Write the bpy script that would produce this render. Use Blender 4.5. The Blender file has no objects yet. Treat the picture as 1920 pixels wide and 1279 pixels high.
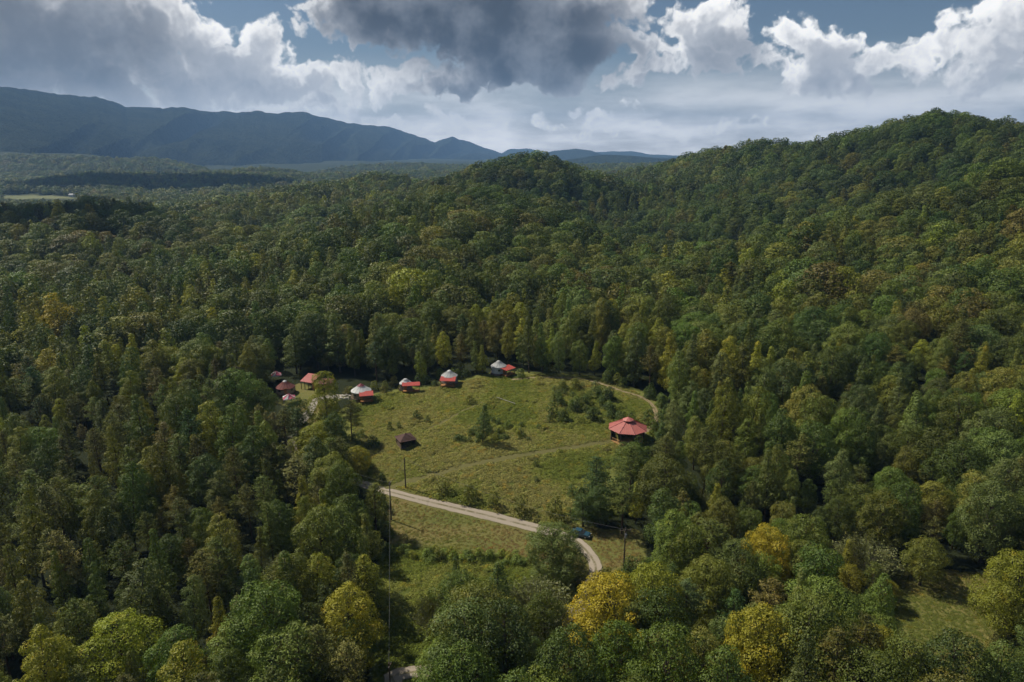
import bpy, bmesh, math, random
import numpy as np
from mathutils import Vector, Matrix
R = math.radians
rng = np.random.default_rng(7)
random.seed(7)
scene = bpy.context.scene
COL = scene.collection

# ------------------------------------------------------------------ camera
CAM_H, FPX = 80.0, 1280.0
PITCH = math.atan((639.5 - 288.0) / FPX)
cam_d = bpy.data.cameras.new('camera')
cam_d.sensor_width = 36.0; cam_d.lens = 24.0
cam_d.clip_start = 0.5; cam_d.clip_end = 90000
cam = bpy.data.objects.new('camera', cam_d); COL.objects.link(cam)
cam.location = (0, 0, CAM_H); cam.rotation_euler = (R(90) - PITCH, 0, 0)
scene.camera = cam

# ------------------------------------------------------------------ sun, exposure
SUN_AZ, SUN_EL = R(-61), R(48)          # azimuth from +Y towards +X
SUN = Vector((math.sin(SUN_AZ) * math.cos(SUN_EL), math.cos(SUN_AZ) * math.cos(SUN_EL), math.sin(SUN_EL)))
sl = bpy.data.lights.new('sun', 'SUN'); sl.energy = 5.0; sl.angle = R(0.53); sl.color = (1.0, 0.93, 0.80)
so = bpy.data.objects.new('sun', sl); COL.objects.link(so)
so.rotation_euler = SUN.to_track_quat('Z', 'Y').to_euler(); so.location = (0, 0, 300)
vs = scene.view_settings
vs.view_transform = 'Standard'; vs.look = 'None'; vs.exposure = 0.0; vs.gamma = 1.0; vs.use_curve_mapping = False
cy = scene.cycles
cy.max_bounces = 3; cy.diffuse_bounces = 1; cy.glossy_bounces = 1; cy.transmission_bounces = 2
cy.volume_bounces = 0; cy.transparent_max_bounces = 4
cy.use_denoising = True; cy.caustics_reflective = False; cy.caustics_refractive = False
cy.use_adaptive_sampling = True; cy.adaptive_threshold = 0.02

# ------------------------------------------------------------------ node helper
class NT:
    def __init__(s, tree): s.t = tree; s.n = tree.nodes; s.l = tree.links
    def link(s, a, b): s.l.new(a, b)
    def put(s, sock, v):
        if isinstance(v, bpy.types.NodeSocket): s.l.new(v, sock)
        elif v is not None: sock.default_value = v
    def node(s, typ, **kw):
        n = s.n.new(typ)
        for k, v in kw.items(): setattr(n, k, v)
        return n
    def math(s, op, a, b=None, c=None, clamp=False):
        n = s.node('ShaderNodeMath', operation=op, use_clamp=clamp)
        s.put(n.inputs[0], a); s.put(n.inputs[1], b)
        if c is not None: s.put(n.inputs[2], c)
        return n.outputs[0]
    def vmath(s, op, a, b=None, scale=None):
        n = s.node('ShaderNodeVectorMath', operation=op)
        s.put(n.inputs[0], a); s.put(n.inputs[1], b)
        if scale is not None: s.put(n.inputs['Scale'], scale)
        return n.outputs['Value'] if op in ('LENGTH', 'DOT_PRODUCT', 'DISTANCE') else n.outputs[0]
    def noise(s, vec, scale, detail=4, rough=0.55, dist=0.0, dims='3D', w=None):
        n = s.node('ShaderNodeTexNoise', noise_dimensions=dims)
        s.put(n.inputs['Vector'], vec)
        n.inputs['Scale'].default_value = scale; n.inputs['Detail'].default_value = detail
        n.inputs['Roughness'].default_value = rough; n.inputs['Distortion'].default_value = dist
        return n
    def mix(s, f, a, b, blend='MIX'):
        n = s.node('ShaderNodeMix', data_type='RGBA', blend_type=blend)
        s.put(n.inputs[0], f); s.put(n.inputs[6], a); s.put(n.inputs[7], b)
        return n.outputs[2]
    def ramp(s, f, stops):
        n = s.node('ShaderNodeValToRGB'); e = n.color_ramp.elements
        while len(e) < len(stops): e.new(0.5)
        for k, (p, c) in enumerate(stops):
            e[k].position = p; e[k].color = (*c, 1) if len(c) == 3 else c
        s.put(n.inputs[0], f); return n.outputs[0]
    def smooth(s, v, lo, hi, a=0.0, b=1.0):
        n = s.node('ShaderNodeMapRange', interpolation_type='SMOOTHSTEP')
        s.put(n.inputs[0], v)
        for k, x in enumerate((lo, hi, a, b)): s.put(n.inputs[k + 1], x)
        return n.outputs[0]
    def attr(s, name, typ='GEOMETRY'):
        return s.node('ShaderNodeAttribute', attribute_name=name, attribute_type=typ)
def C4(c): return (c[0], c[1], c[2], 1.0)

# ------------------------------------------------------------------ world: Nishita sky with cumulus
def px_dir(px, py):
    a = (px - 960) / FPX; b = -(py - 639.5) / FPX
    cp, sp = math.cos(PITCH), math.sin(PITCH)
    d = np.array([a, cp + b * sp, -sp + b * cp])
    return d / np.linalg.norm(d)
def px_ang(px, py):
    d = px_dir(px, py)
    return math.degrees(math.atan2(d[0], d[1])), math.degrees(math.asin(d[2]))
DEG = 0.0448                      # degrees of sky per photograph pixel, about
def build_world():
    w = bpy.data.worlds.new('World'); scene.world = w; w.use_nodes = True
    w.node_tree.nodes.clear()
    n = NT(w.node_tree)
    tc = n.node('ShaderNodeTexCoord')
    s = n.node('ShaderNodeSeparateXYZ'); n.put(s.inputs[0], tc.outputs['Generated'])
    az = n.math('MULTIPLY', n.math('ARCTAN2', s.outputs[0], s.outputs[1]), 57.2958)
    el = n.math('MULTIPLY', n.math('ARCSINE', s.outputs[2]), 57.2958)
    cmb = n.node('ShaderNodeCombineXYZ'); n.put(cmb.inputs[0], az); n.put(cmb.inputs[1], el)
    P = cmb.outputs[0]
    # the cloud masses: azimuth / elevation in degrees -> cover
    g = bpy.data.node_groups.new('cloud_masses', 'ShaderNodeTree')
    g.interface.new_socket('P', in_out='INPUT', socket_type='NodeSocketVector')
    g.interface.new_socket('cover', in_out='OUTPUT', socket_type='NodeSocketFloat')
    t = NT(g)
    gi = t.node('NodeGroupInput'); go = t.node('NodeGroupOutput')
    PB = gi.outputs[0]
    f = None
    for (px, py, rx, ry, wt) in BLOBS:
        a_, e_ = px_ang(px, py)
        sx, sy = math.sqrt(wt) / (rx * DEG), math.sqrt(wt) / (ry * DEG)
        m = t.node('ShaderNodeVectorMath', operation='MULTIPLY_ADD')
        t.put(m.inputs[0], PB); m.inputs[1].default_value = (sx, sy, 0); m.inputs[2].default_value = (-a_ * sx, -e_ * sy, 0)
        v = t.math('SUBTRACT', wt, t.vmath('DOT_PRODUCT', m.outputs[0], m.outputs[0]))
        f = v if f is None else t.math('MAXIMUM', f, v)
    # everywhere else on the dome: scattered cumulus of the same kind
    far = t.noise(PB, 0.055, 3, 0.55, dims='2D').outputs[0]
    sep = t.node('ShaderNodeSeparateXYZ'); t.put(sep.inputs[0], PB)
    out = t.math('MAXIMUM', t.smooth(t.math('ABSOLUTE', sep.outputs[0]), 38, 44), t.smooth(sep.outputs[1], 13, 17))
    fo = t.math('MULTIPLY', t.math('SUBTRACT', far, 0.56), 6.0)
    f = t.math('ADD', t.math('MULTIPLY', f, t.math('SUBTRACT', 1.0, out)), t.math('MULTIPLY', fo, out))
    t.put(go.inputs[0], f)
    w1 = n.noise(P, 0.16, 1, 0.5, dims='2D'); w2 = n.noise(P, 0.75, 2, 0.55, dims='2D')
    wv = n.vmath('ADD', n.vmath('SCALE', w1.outputs['Color'], None, 4.2), n.vmath('SCALE', w2.outputs['Color'], None, 1.5))
    PW = n.vmath('SUBTRACT', n.vmath('ADD', P, wv), (2.85, 2.85, 2.85))
    def masses(vec):
        q = n.node('ShaderNodeGroup'); q.node_tree = g; n.put(q.inputs[0], vec); return q.outputs[0]
    def billow(off):
        b1 = n.noise(n.vmath('ADD', P, off), 0.38, 6, 0.62, dims='2D').outputs[0]
        vor = n.node('ShaderNodeTexVoronoi', feature='SMOOTH_F1', voronoi_dimensions='2D'); n.put(vor.inputs['Vector'], n.vmath('ADD', PW, off))
        vor.inputs['Scale'].default_value = 0.62; vor.inputs['Smoothness'].default_value = 0.5
        vor.inputs['Detail'].default_value = 1.6; vor.inputs['Roughness'].default_value = 0.55
        a = n.math('MULTIPLY', n.math('SUBTRACT', b1, 0.5), 1.7)
        return n.math('ADD', a, n.math('MULTIPLY', n.math('SUBTRACT', 0.5, vor.outputs['Distance']), 0.75))
    f0 = n.math('ADD', masses(PW), billow((0, 0, 0)))
    f1 = n.math('ADD', masses(n.vmath('ADD', PW, (-0.5, 0.75, 0))), billow((-0.5, 0.75, 0)))
    f2 = masses(n.vmath('ADD', PW, (-1.4, 2.2, 0)))
    alpha = n.smooth(f0, -0.06, 0.42)
    # light reaching this point of the cloud: how much cloud lies towards the sun (up and left)
    shade = n.math('ADD', n.math('MULTIPLY', n.smooth(f1, -0.15, 0.95), 0.55), n.math('MULTIPLY', n.smooth(f2, -0.3, 1.3), 0.45))
    thick = n.smooth(f0, 0.2, 1.5)
    shade = n.math('ADD', n.math('MULTIPLY', shade, 0.72), n.math('MULTIPLY', thick, 0.28), clamp=True)
    # the broad, low-hanging clouds overhead stand in their own shade
    dk = None
    for (px, py, rx, ry, wt) in DARKS:
        a_, e_ = px_ang(px, py)
        d = n.vmath('MULTIPLY', n.vmath('SUBTRACT', P, (a_, e_, 0)), (1 / (rx * DEG), 1 / (ry * DEG), 0))
        v = n.math('MULTIPLY', n.smooth(n.vmath('LENGTH', d), 1.25, 0.45), wt)
        dk = v if dk is None else n.math('MAXIMUM', dk, v)
    dk = n.math('MAXIMUM', dk, n.smooth(el, 13.0, 20.0, 0.0, 0.9))      # clouds above the frame darkened to weaken the sky's fill light
    mot = n.noise(P, 0.22, 4, 0.6, dims='2D').outputs[0]
    dk = n.math('MULTIPLY', dk, n.smooth(mot, 0.2, 0.62, 0.55, 1.0))
    bright = n.ramp(shade, [(0.0, (1.30, 1.27, 1.22)), (0.28, (0.98, 0.97, 0.96)), (0.58, (0.60, 0.615, 0.645)), (1.0, (0.38, 0.41, 0.46))])
    dark = n.ramp(shade, [(0.0, (0.60, 0.61, 0.62)), (0.34, (0.16, 0.17, 0.195)), (0.75, (0.062, 0.067, 0.08)), (1.0, (0.05, 0.055, 0.066))])
    cloud = n.mix(dk, bright, dark)
    sky = n.node('ShaderNodeTexSky', sky_type='NISHITA', sun_disc=False)
    sky.sun_elevation = SUN_EL; sky.sun_rotation = SUN_AZ; sky.altitude = 300; sky.dust_density = 0.7; sky.ozone_density = 2.2
    SKY_S = 0.05
    skyc = n.vmath('SCALE', sky.outputs[0], None, SKY_S)
    # thin layered cloud low over the horizon
    st = n.noise(n.vmath('MULTIPLY', P, (0.09, 0.4, 0)), 1.0, 5, 0.6, 0.0, dims='2D').outputs[0]
    low = n.math('MULTIPLY', n.smooth(el, 8.0, 1.0), n.smooth(st, 0.25, 0.7, 0.45, 1.0))
    veil = n.ramp(st, [(0.25, (1.08, 1.07, 1.10)), (0.75, (1.50, 1.46, 1.43))])
    skyc = n.mix(low, skyc, veil)
    # far clouds fade into the veil
    cloud = n.mix(n.smooth(el, 5.0, 0.5, 0.0, 0.55), cloud, (1.4, 1.37, 1.34, 1))
    fin = n.mix(n.math('MULTIPLY', alpha, n.smooth(el, -0.5, 2.5, 0.25, 1.0)), skyc, cloud)
    bg = n.node('ShaderNodeBackground'); n.put(bg.inputs[0], fin); bg.inputs[1].default_value = 1.0
    o = n.node('ShaderNodeOutputWorld'); n.link(bg.outputs[0], o.inputs[0])
    w.cycles.sampling_method = 'MANUAL'; w.cycles.sample_map_resolution = 512
BLOBS = [
    (60, 60, 260, 120, 1.5), (-60, 130, 200, 70, 1.3), (200, 130, 110, 60, 1.1),
    (330, 70, 120, 60, 1.0), (420, 130, 130, 75, 1.2), (300, 165, 90, 40, .7),
    (545, 150, 75, 42, 1.0), (650, 160, 70, 36, .9), (720, 172, 60, 30, .8), (795, 165, 55, 34, .8), (440, 195, 60, 22, .5), (600, 205, 90, 22, .6), (850, 225, 70, 18, .5), (1000, 225, 60, 14, .45), (1130, 215, 60, 16, .45), (1230, 228, 60, 13, .4), (730, 240, 80, 14, .45), (470, 235, 70, 16, .45), (1340, 225, 70, 12, .35), (540, 55, 50, 12, .45),
    (880, 20, 320, 90, 1.9), (980, 100, 200, 62, 1.7), (720, 60, 160, 40, 1.2), (880, 160, 90, 26, .9),
    (1160, 20, 90, 60, .9),
    (1338, 62, 82, 60, 1.25), (1350, 125, 88, 41, 1.25), (1200, 100, 70, 34, .9), (1200, 150, 85, 20, .7),
    (1540, 72, 74, 48, 1.15), (1540, 130, 100, 40, 1.15), (1640, 105, 42, 28, .7),
    (1722, 122, 58, 30, .7), (1800, 105, 62, 34, .8), (1770, 60, 35, 22, .5), (1895, 55, 75, 75, .9), (1900, 130, 80, 34, .7),
    (1065, 197, 26, 12, .4), (640, 235, 260, 22, .5), (1200, 235, 220, 16, .3),
]
DARKS = [(60, 60, 240, 130, .66), (200, 140, 80, 70, .55), (-60, 140, 230, 80, .66), (880, 20, 350, 110, 1.0), (980, 105, 230, 75, 1.0), (870, 165, 100, 35, .8), (1370, 110, 70, 60, .25)]
build_world()

# ================================================================== terrain
def vnoise(x, y, seed=0):
    xi = np.floor(x).astype(np.int64); yi = np.floor(y).astype(np.int64)
    xf = x - xi; yf = y - yi
    u = xf * xf * (3 - 2 * xf); v = yf * yf * (3 - 2 * yf)
    def h(i, j):
        n = (i * 374761393 + j * 668265263 + seed * 974634777) & 0xFFFFFFFF
        n = ((n ^ (n >> 13)) * 1274126177) & 0xFFFFFFFF
        return ((n ^ (n >> 16)) & 0xFFFF) / 65535.0
    a = h(xi, yi); b = h(xi + 1, yi); c = h(xi, yi + 1); d = h(xi + 1, yi + 1)
    return (a * (1 - u) + b * u) * (1 - v) + (c * (1 - u) + d * u) * v
def fbm(x, y, oct=4, seed=0, gain=0.5):
    s = 0; a = 1; t = 0
    for o in range(oct):
        s = s + a * vnoise(x * 2 ** o + 13.7 * o, y * 2 ** o - 7.1 * o, seed + o); t += a; a *= gain
    return s / t
CP, SP = math.cos(PITCH), math.sin(PITCH)
def ray(px, py):
    a = (px - 960) / FPX; b = -(py - 639.5) / FPX
    return np.array([a, CP + b * SP, -SP + b * CP])
def project(x, y, z):
    z = z - CAM_H
    f = y * CP - z * SP; u = y * SP + z * CP
    f = np.where(f < 1, 1, f) if isinstance(f, np.ndarray) else max(f, 1)
    return 960 + FPX * x / f, 639.5 - FPX * u / f
ctrl = []
def Gp(px, py, z):                       # ground seen at this pixel, at height z
    d = ray(px, py); k = (z - CAM_H) / d[2]; ctrl.append((d[0] * k, d[1] * k, z))
def Cp(px, py, dep, h=15):               # canopy seen at this pixel, dep metres ahead
    d = ray(px, py); k = dep / d[1]; ctrl.append((d[0] * k, dep, CAM_H + d[2] * k - h))
def Wp(x, y, z): ctrl.append((x, y, z))
for a in [(735, 1270, -.5), (800, 1100, 0), (900, 1000, 0), (1150, 1050, .5), (1780, 1150, 1), (700, 912, 1.5), (850, 953, .8), (1020, 994, .5),
          (760, 838, 4.5), (900, 885, 4), (1050, 885, 4.2), (1165, 834, 5.5), (900, 800, 7), (1100, 770, 8.5), (950, 706, 9), (843, 722, 8),
          (766, 732, 7.2), (678, 748, 6.5), (1100, 714, 9), (1225, 770, 7.5), (536, 737, 4), (519, 712, 5), (575, 770, 4), (545, 835, 2.5), (640, 885, 2)]: Gp(*a)
for a in [(-60, 110, 0), (-120, 150, 1), (-90, 70, 0), (-200, 260, 2), (-150, 350, 4), (-300, 430, 2), (0, 60, -1), (60, 60, 0), (-40, 40, 0), (30, 30, 0),
          (0, 20, 0), (-60, -60, 0), (60, -60, 2), (0, -200, 0), (300, -200, 30), (-300, -200, 0), (0, -3000, 0), (6000, 0, 60), (-6000, 0, 10),
          (100, 60, 4), (60, 100, 1), (95, 118, 2), (-260, 60, 2), (-350, 200, 3)]: Wp(*a)
for a in [(1300, 650, 205), (1500, 650, 200), (1700, 650, 190), (1900, 650, 185), (1300, 560, 265), (1500, 550, 260), (1700, 550, 235), (1900, 550, 230),
          (1600, 480, 320), (1750, 480, 290), (1900, 480, 270), (1900, 400, 320), (1700, 800, 155), (1880, 800, 145), (1780, 400, 350)]: Cp(*a)
def crest(px, py, dep, back, dz, h=15):  # a ridge line seen against what lies behind, and the hollow behind it
    Cp(px, py, dep, h); x, y, z = ctrl[-1]; k = (dep + back) / dep; Wp(x * k, y * k, z - dz)
for a in [(1915, 297, 390), (1800, 335, 410), (1700, 365, 420), (1600, 395, 420), (1500, 422, 410), (1400, 452, 400), (1300, 474, 385)]: crest(*a, 80, 26)
for a in [(640, 412, 480), (700, 400, 490), (760, 387, 510), (830, 356, 545), (900, 360, 560), (960, 366, 565), (1020, 382, 560), (1080, 402, 540), (1140, 425, 510)]: crest(*a, 95, 22)
for a in [(840, 318, 800), (890, 306, 810), (945, 292, 820), (1000, 281, 825), (1050, 288, 825), (1092, 306, 815), (1122, 326, 800), (1150, 352, 770)]: crest(*a, 170, 52, 18)
for a in [(-120, 380, 570), (-20, 383, 570), (60, 386, 580), (130, 380, 590), (200, 377, 590), (270, 384, 570), (320, 398, 545), (350, 420, 515)]: crest(*a, 110, 24)
for a in [(420, 372, 900), (500, 358, 950), (580, 350, 1000), (650, 342, 1050), (740, 328, 1100)]: crest(*a, 200, 25)
for a in [(120, 330, 2150), (190, 316, 2200), (250, 318, 2200), (300, 326, 2150)]: crest(*a, 400, 35)
for a in [(0, 276, 3600), (100, 278, 3500), (200, 286, 3400), (330, 300, 3200), (440, 318, 2700), (520, 316, 2700), (580, 324, 2600)]: crest(*a, 500, 40)
for a in [(1920, 225, 600), (1850, 206, 620), (1780, 191, 640), (1700, 210, 665), (1640, 231, 690), (1580, 245, 740), (1500, 258, 800), (1420, 254, 880), (1340, 272, 1000), (1270, 288, 1150), (1200, 306, 1350)]: crest(*a, 150, 25, 19)
for a in [(1700, 330, 560), (1900, 262, 545), (1850, 300, 510), (1300, 380, 660), (1200, 400, 720), (1170, 362, 900), (1235, 340, 1000), (1400, 320, 800), (1250, 445, 560), (1300, 430, 520), (1400, 400, 560), (1500, 380, 590), (1600, 320, 640), (1500, 310, 700), (850, 480, 340), (700, 500, 330), (550, 440, 470), (1000, 480, 345), (1130, 500, 335)]: Cp(*a)
Wp(500, 900, 80); Wp(700, 700, 100); Wp(420, 300, 75); Wp(900, 1200, 70); Wp(40, 1500, -10); Wp(132, 1200, -22); Wp(155, 1100, -18); Wp(85, 1250, -15); Wp(190, 1000, -5); Wp(230, 1500, 5)
Gp(300, 466, 0); Gp(150, 450, 0); Gp(20, 455, 0); Gp(380, 450, 0)
for (px, dep, z) in [(60, 1000, -16), (200, 950, -14), (60, 1700, -20), (250, 1500, -18), (420, 1800, -15), (600, 1700, -10), (750, 1600, -5), (850, 2000, -5), (0, 1950, -15),
                     (700, 3500, 10), (200, 2700, 5), (900, 4000, 10), (1100, 2600, 5), (1200, 4000, 10), (1700, 2500, 60),
                     (0, 5000, 40), (400, 6000, 30), (900, 9000, 10), (1500, 8000, 20), (960, 21000, 0), (300, 20000, 0), (1700, 20000, 0)]:
    Wp((px - 960) / FPX * dep * 1.0, dep, z)
ctrl = np.array(ctrl)
def warp(x, y):
    r = np.hypot(x, y); return np.arctan2(x, y) * 1.15, np.log(np.maximum(r, 3.0))
cu, cv = warp(ctrl[:, 0], ctrl[:, 1])
D = np.sqrt((cu[:, None] - cu) ** 2 + (cv[:, None] - cv) ** 2 + 0.03 ** 2)
A = np.block([[-D + 0.004 * np.eye(len(cu)), np.ones((len(cu), 1))], [np.ones((1, len(cu))), np.zeros((1, 1))]])
sol = np.linalg.solve(A, np.append(ctrl[:, 2], 0))
def z_smooth(x, y):
    u, v = warp(x, y); out = np.full(u.shape, sol[-1])
    for k in range(len(cu)):
        out -= sol[k] * np.sqrt((u - cu[k]) ** 2 + (v - cv[k]) ** 2 + 0.0009)
    return out
AZ = np.unique(np.concatenate([np.arange(-180, -60, 6.0), np.arange(-60, -44, 1.0), np.arange(-44, 44.01, 0.25), np.arange(45, 61, 1.0), np.arange(66, 181, 6.0)]))
RR = np.concatenate([np.geomspace(3, 60, 40)[:-1], np.geomspace(60, 330, 215)[:-1], np.geomspace(330, 30000, 200)])
AG, RG = np.meshgrid(np.radians(AZ), RR)
XG, YG = RG * np.sin(AG), RG * np.cos(AG)
ZG = z_smooth(XG, YG)
sm = ZG.copy()
for _ in range(2):                       # soften the cusps at the control points
    sm[1:-1, 1:-1] = (sm[1:-1, 1:-1] * 2 + sm[:-2, 1:-1] + sm[2:, 1:-1] + sm[1:-1, :-2] + sm[1:-1, 2:]) / 6
ZG = sm
wob = np.clip((RG - 250) / 400, 0, 1)
ZG += wob * (fbm(XG / 110, YG / 110, 4, 3) - 0.5) * 15 + wob * np.clip(RG / 2500, 0, 1) * np.clip((5 - np.degrees(AG)) / 15, 0.15, 1) * (fbm(XG / 420, YG / 420, 4, 9) - 0.5) * 60
ZG += (1 - wob) * (fbm(XG / 16, YG / 16, 3, 5) - 0.5) * 0.7
def height(x, y):
    x = np.asarray(x, float); y = np.asarray(y, float)
    r = np.clip(np.hypot(x, y), RR[0], RR[-1] * .999); a = np.degrees(np.arctan2(x, y))
    i = np.interp(r, RR, np.arange(len(RR))); j = np.interp(a, AZ, np.arange(len(AZ)))
    i0 = np.minimum(i.astype(int), len(RR) - 2); j0 = np.minimum(j.astype(int), len(AZ) - 2); fi = i - i0; fj = j - j0
    return (ZG[i0, j0] * (1 - fj) + ZG[i0, j0 + 1] * fj) * (1 - fi) + (ZG[i0 + 1, j0] * (1 - fj) + ZG[i0 + 1, j0 + 1] * fj) * fi
def gz(x, y): return float(height(x, y))
def hit(px, py, off=0.0):                # where the sight line meets the ground raised by off
    d = ray(px, py); k = np.geomspace(30, 20000, 4000)
    below = CAM_H + d[2] * k < height(d[0] * k, d[1] * k) + off
    i = int(np.argmax(below)) if below.any() else len(k) - 1
    lo, hi = k[max(i - 1, 0)], k[i]
    for _ in range(18):
        m = (lo + hi) / 2
        if CAM_H + d[2] * m < gz(d[0] * m, d[1] * m) + off: hi = m
        else: lo = m
    return float(d[0] * hi), float(d[1] * hi)

# clearings, as seen; each becomes a patch of the ground in world metres
VIS = {
 'tall': [(655, 772), (690, 748), (770, 733), (850, 720), (940, 702), (1050, 706), (1110, 711), (1190, 736), (1228, 764), (1236, 795), (1215, 830), (1150, 850), (1130, 900), (1080, 930), (1062, 975), (1040, 990), (1020, 990), (900, 960), (780, 928), (700, 906), (690, 870), (680, 830), (665, 800)],
 'lawn': [(703, 912), (800, 934), (1020, 992), (1060, 985), (1130, 1000), (1190, 1000), (1200, 1050), (1150, 1075), (1130, 1110), (1095, 1112), (1060, 1095), (990, 1062), (880, 1048), (760, 1038), (735, 1000), (718, 960)],
 'meadow': [(728, 1030), (880, 1045), (990, 1055), (1000, 1088), (880, 1085), (800, 1110), (775, 1180), (766, 1240), (735, 1279), (722, 1279), (718, 1200), (726, 1100)],
 'lawn_2': [(1690, 1090), (1830, 1108), (1850, 1140), (1838, 1190), (1800, 1212), (1745, 1180), (1712, 1140)],
 'glade': [(505, 745), (528, 738), (560, 722), (600, 738), (640, 745), (600, 765), (585, 790), (572, 805), (560, 800), (572, 765), (550, 760)],
 'far_field': [(0, 365), (60, 364), (150, 370), (153, 374), (60, 373), (0, 373)],
 'far_field_2': [(585, 378), (635, 379), (635, 382), (588, 382)],
}
WPOLY = {k: np.array([hit(*p) for p in v]) for k, v in VIS.items()}
# the low meadow and lawns really run on under the trees in front
WPOLY['meadow'] = np.concatenate([WPOLY['meadow'][:3], [hit(1090, 1110), hit(1010, 1150), hit(900, 1190), hit(800, 1260)], WPOLY['meadow'][8:9], [(-12, 70), (-20, 72)], WPOLY['meadow'][9:]])
def in_poly(x, y, P):
    x = np.asarray(x, float); y = np.asarray(y, float); c = np.zeros(x.shape, bool); j = len(P) - 1
    for i in range(len(P)):
        xi, yi = P[i]; xj, yj = P[j]
        c ^= ((yi > y) != (yj > y)) & (x < (xj - xi) * (y - yi) / (yj - yi + 1e-12) + xi); j = i
    return c
def poly_dist(x, y, P):                  # distance to outline, negative inside
    x = np.asarray(x, float); y = np.asarray(y, float); d = np.full(x.shape, 1e9)
    for i in range(len(P)):
        a = P[i]; b = P[(i + 1) % len(P)]; e = b - a
        t = np.clip(((x - a[0]) * e[0] + (y - a[1]) * e[1]) / (e @ e + 1e-9), 0, 1)
        d = np.minimum(d, np.hypot(x - a[0] - t * e[0], y - a[1] - t * e[1]))
    return np.where(in_poly(x, y, P), -d, d)
LANE_PX = [(545, 826), (560, 858), (600, 880), (645, 895), (700, 914), (760, 930), (850, 952), (950, 976), (1020, 994), (1072, 1010), (1102, 1036), (1117, 1064), (1108, 1098)]
LANE = [hit(*p) for p in LANE_PX] + [(12.5, 108), (2, 98.5), (-8, 93.5)] + [hit(745, 1265), hit(738, 1279)] + [(-17, 80), (-20, 70), (-22, 55)]
def smooth_line(pts, step=1.0):
    P = np.array(pts, float); out = []
    for i in range(len(P) - 1):
        p0 = P[max(i - 1, 0)]; p1 = P[i]; p2 = P[i + 1]; p3 = P[min(i + 2, len(P) - 1)]
        n = max(2, int(np.linalg.norm(p2 - p1) / step))
        for k in range(n):
            t = k / n
            out.append(.5 * (2 * p1 + (p2 - p0) * t + (2 * p0 - 5 * p1 + 4 * p2 - p3) * t * t + (3 * p1 - p0 - 3 * p2 + p3) * t ** 3))
    out.append(P[-1]); return np.array(out)
def line_dist(x, y, L):
    d = np.full(np.shape(x), 1e9)
    for a in L: d = np.minimum(d, np.hypot(x - a[0], y - a[1]))
    return d
LANE_L = smooth_line(LANE, 1.0)

# ------------------------------------------------------------------ meshes
def np_mesh(name, V, F, mats=(), smooth=False, matidx=None):
    me = bpy.data.meshes.new(name); V = np.asarray(V, np.float32); F = np.asarray(F, np.int32); n = F.shape[1]
    me.vertices.add(len(V)); me.vertices.foreach_set('co', V.ravel())
    me.loops.add(F.size); me.loops.foreach_set('vertex_index', F.ravel())
    me.polygons.add(len(F)); me.polygons.foreach_set('loop_start', np.arange(0, F.size, n, dtype=np.int32))
    me.update(calc_edges=True)
    for m in mats: me.materials.append(m)
    if matidx is not None: me.polygons.foreach_set('material_index', np.asarray(matidx, np.int32))
    if smooth: me.polygons.foreach_set('use_smooth', np.ones(len(F), bool))
    return me
def link(name, data, parent=None, loc=None, rz=0.0, **props):
    o = bpy.data.objects.new(name, data); COL.objects.link(o)
    if parent is not None: o.parent = parent
    if loc is not None: o.location = loc
    if rz: o.rotation_euler = (0, 0, rz)
    for k, v in props.items(): o[k] = v
    return o
def grid_faces(nr, nc):
    i = np.arange(nr - 1)[:, None] * nc + np.arange(nc - 1)[None]
    return np.stack([i, i + 1, i + 1 + nc, i + nc], -1).reshape(-1, 4)
def new_mat(name):
    m = bpy.data.materials.new(name); m.use_nodes = True
    t = NT(m.node_tree); t.n.clear()
    out = t.node('ShaderNodeOutputMaterial'); return m, t, out
def simple(name, col, rough=0.8, spec=0.3, metal=0.0, var=0.15, scale=3.0, bump=0.0, bscale=20.0):
    m, t, out = new_mat(name)
    p = t.node('ShaderNodeBsdfPrincipled'); tc = t.node('ShaderNodeTexCoord')
    nz = t.noise(tc.outputs['Object'], scale, 5, 0.6).outputs[0]
    f = t.smooth(nz, 0.25, 0.75, 1 - var, 1 + var)
    t.put(p.inputs['Base Color'], t.vmath('SCALE', col, None, f))
    p.inputs['Roughness'].default_value = rough; p.inputs['Metallic'].default_value = metal
    p.inputs['Specular IOR Level'].default_value = spec
    if bump:
        b = t.node('ShaderNodeBump'); b.inputs['Strength'].default_value = bump
        t.put(b.inputs['Height'], t.noise(tc.outputs['Object'], bscale, 3).outputs[0]); t.link(b.outputs[0], p.inputs['Normal'])
    t.link(p.outputs[0], out.inputs[0]); return m

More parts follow.
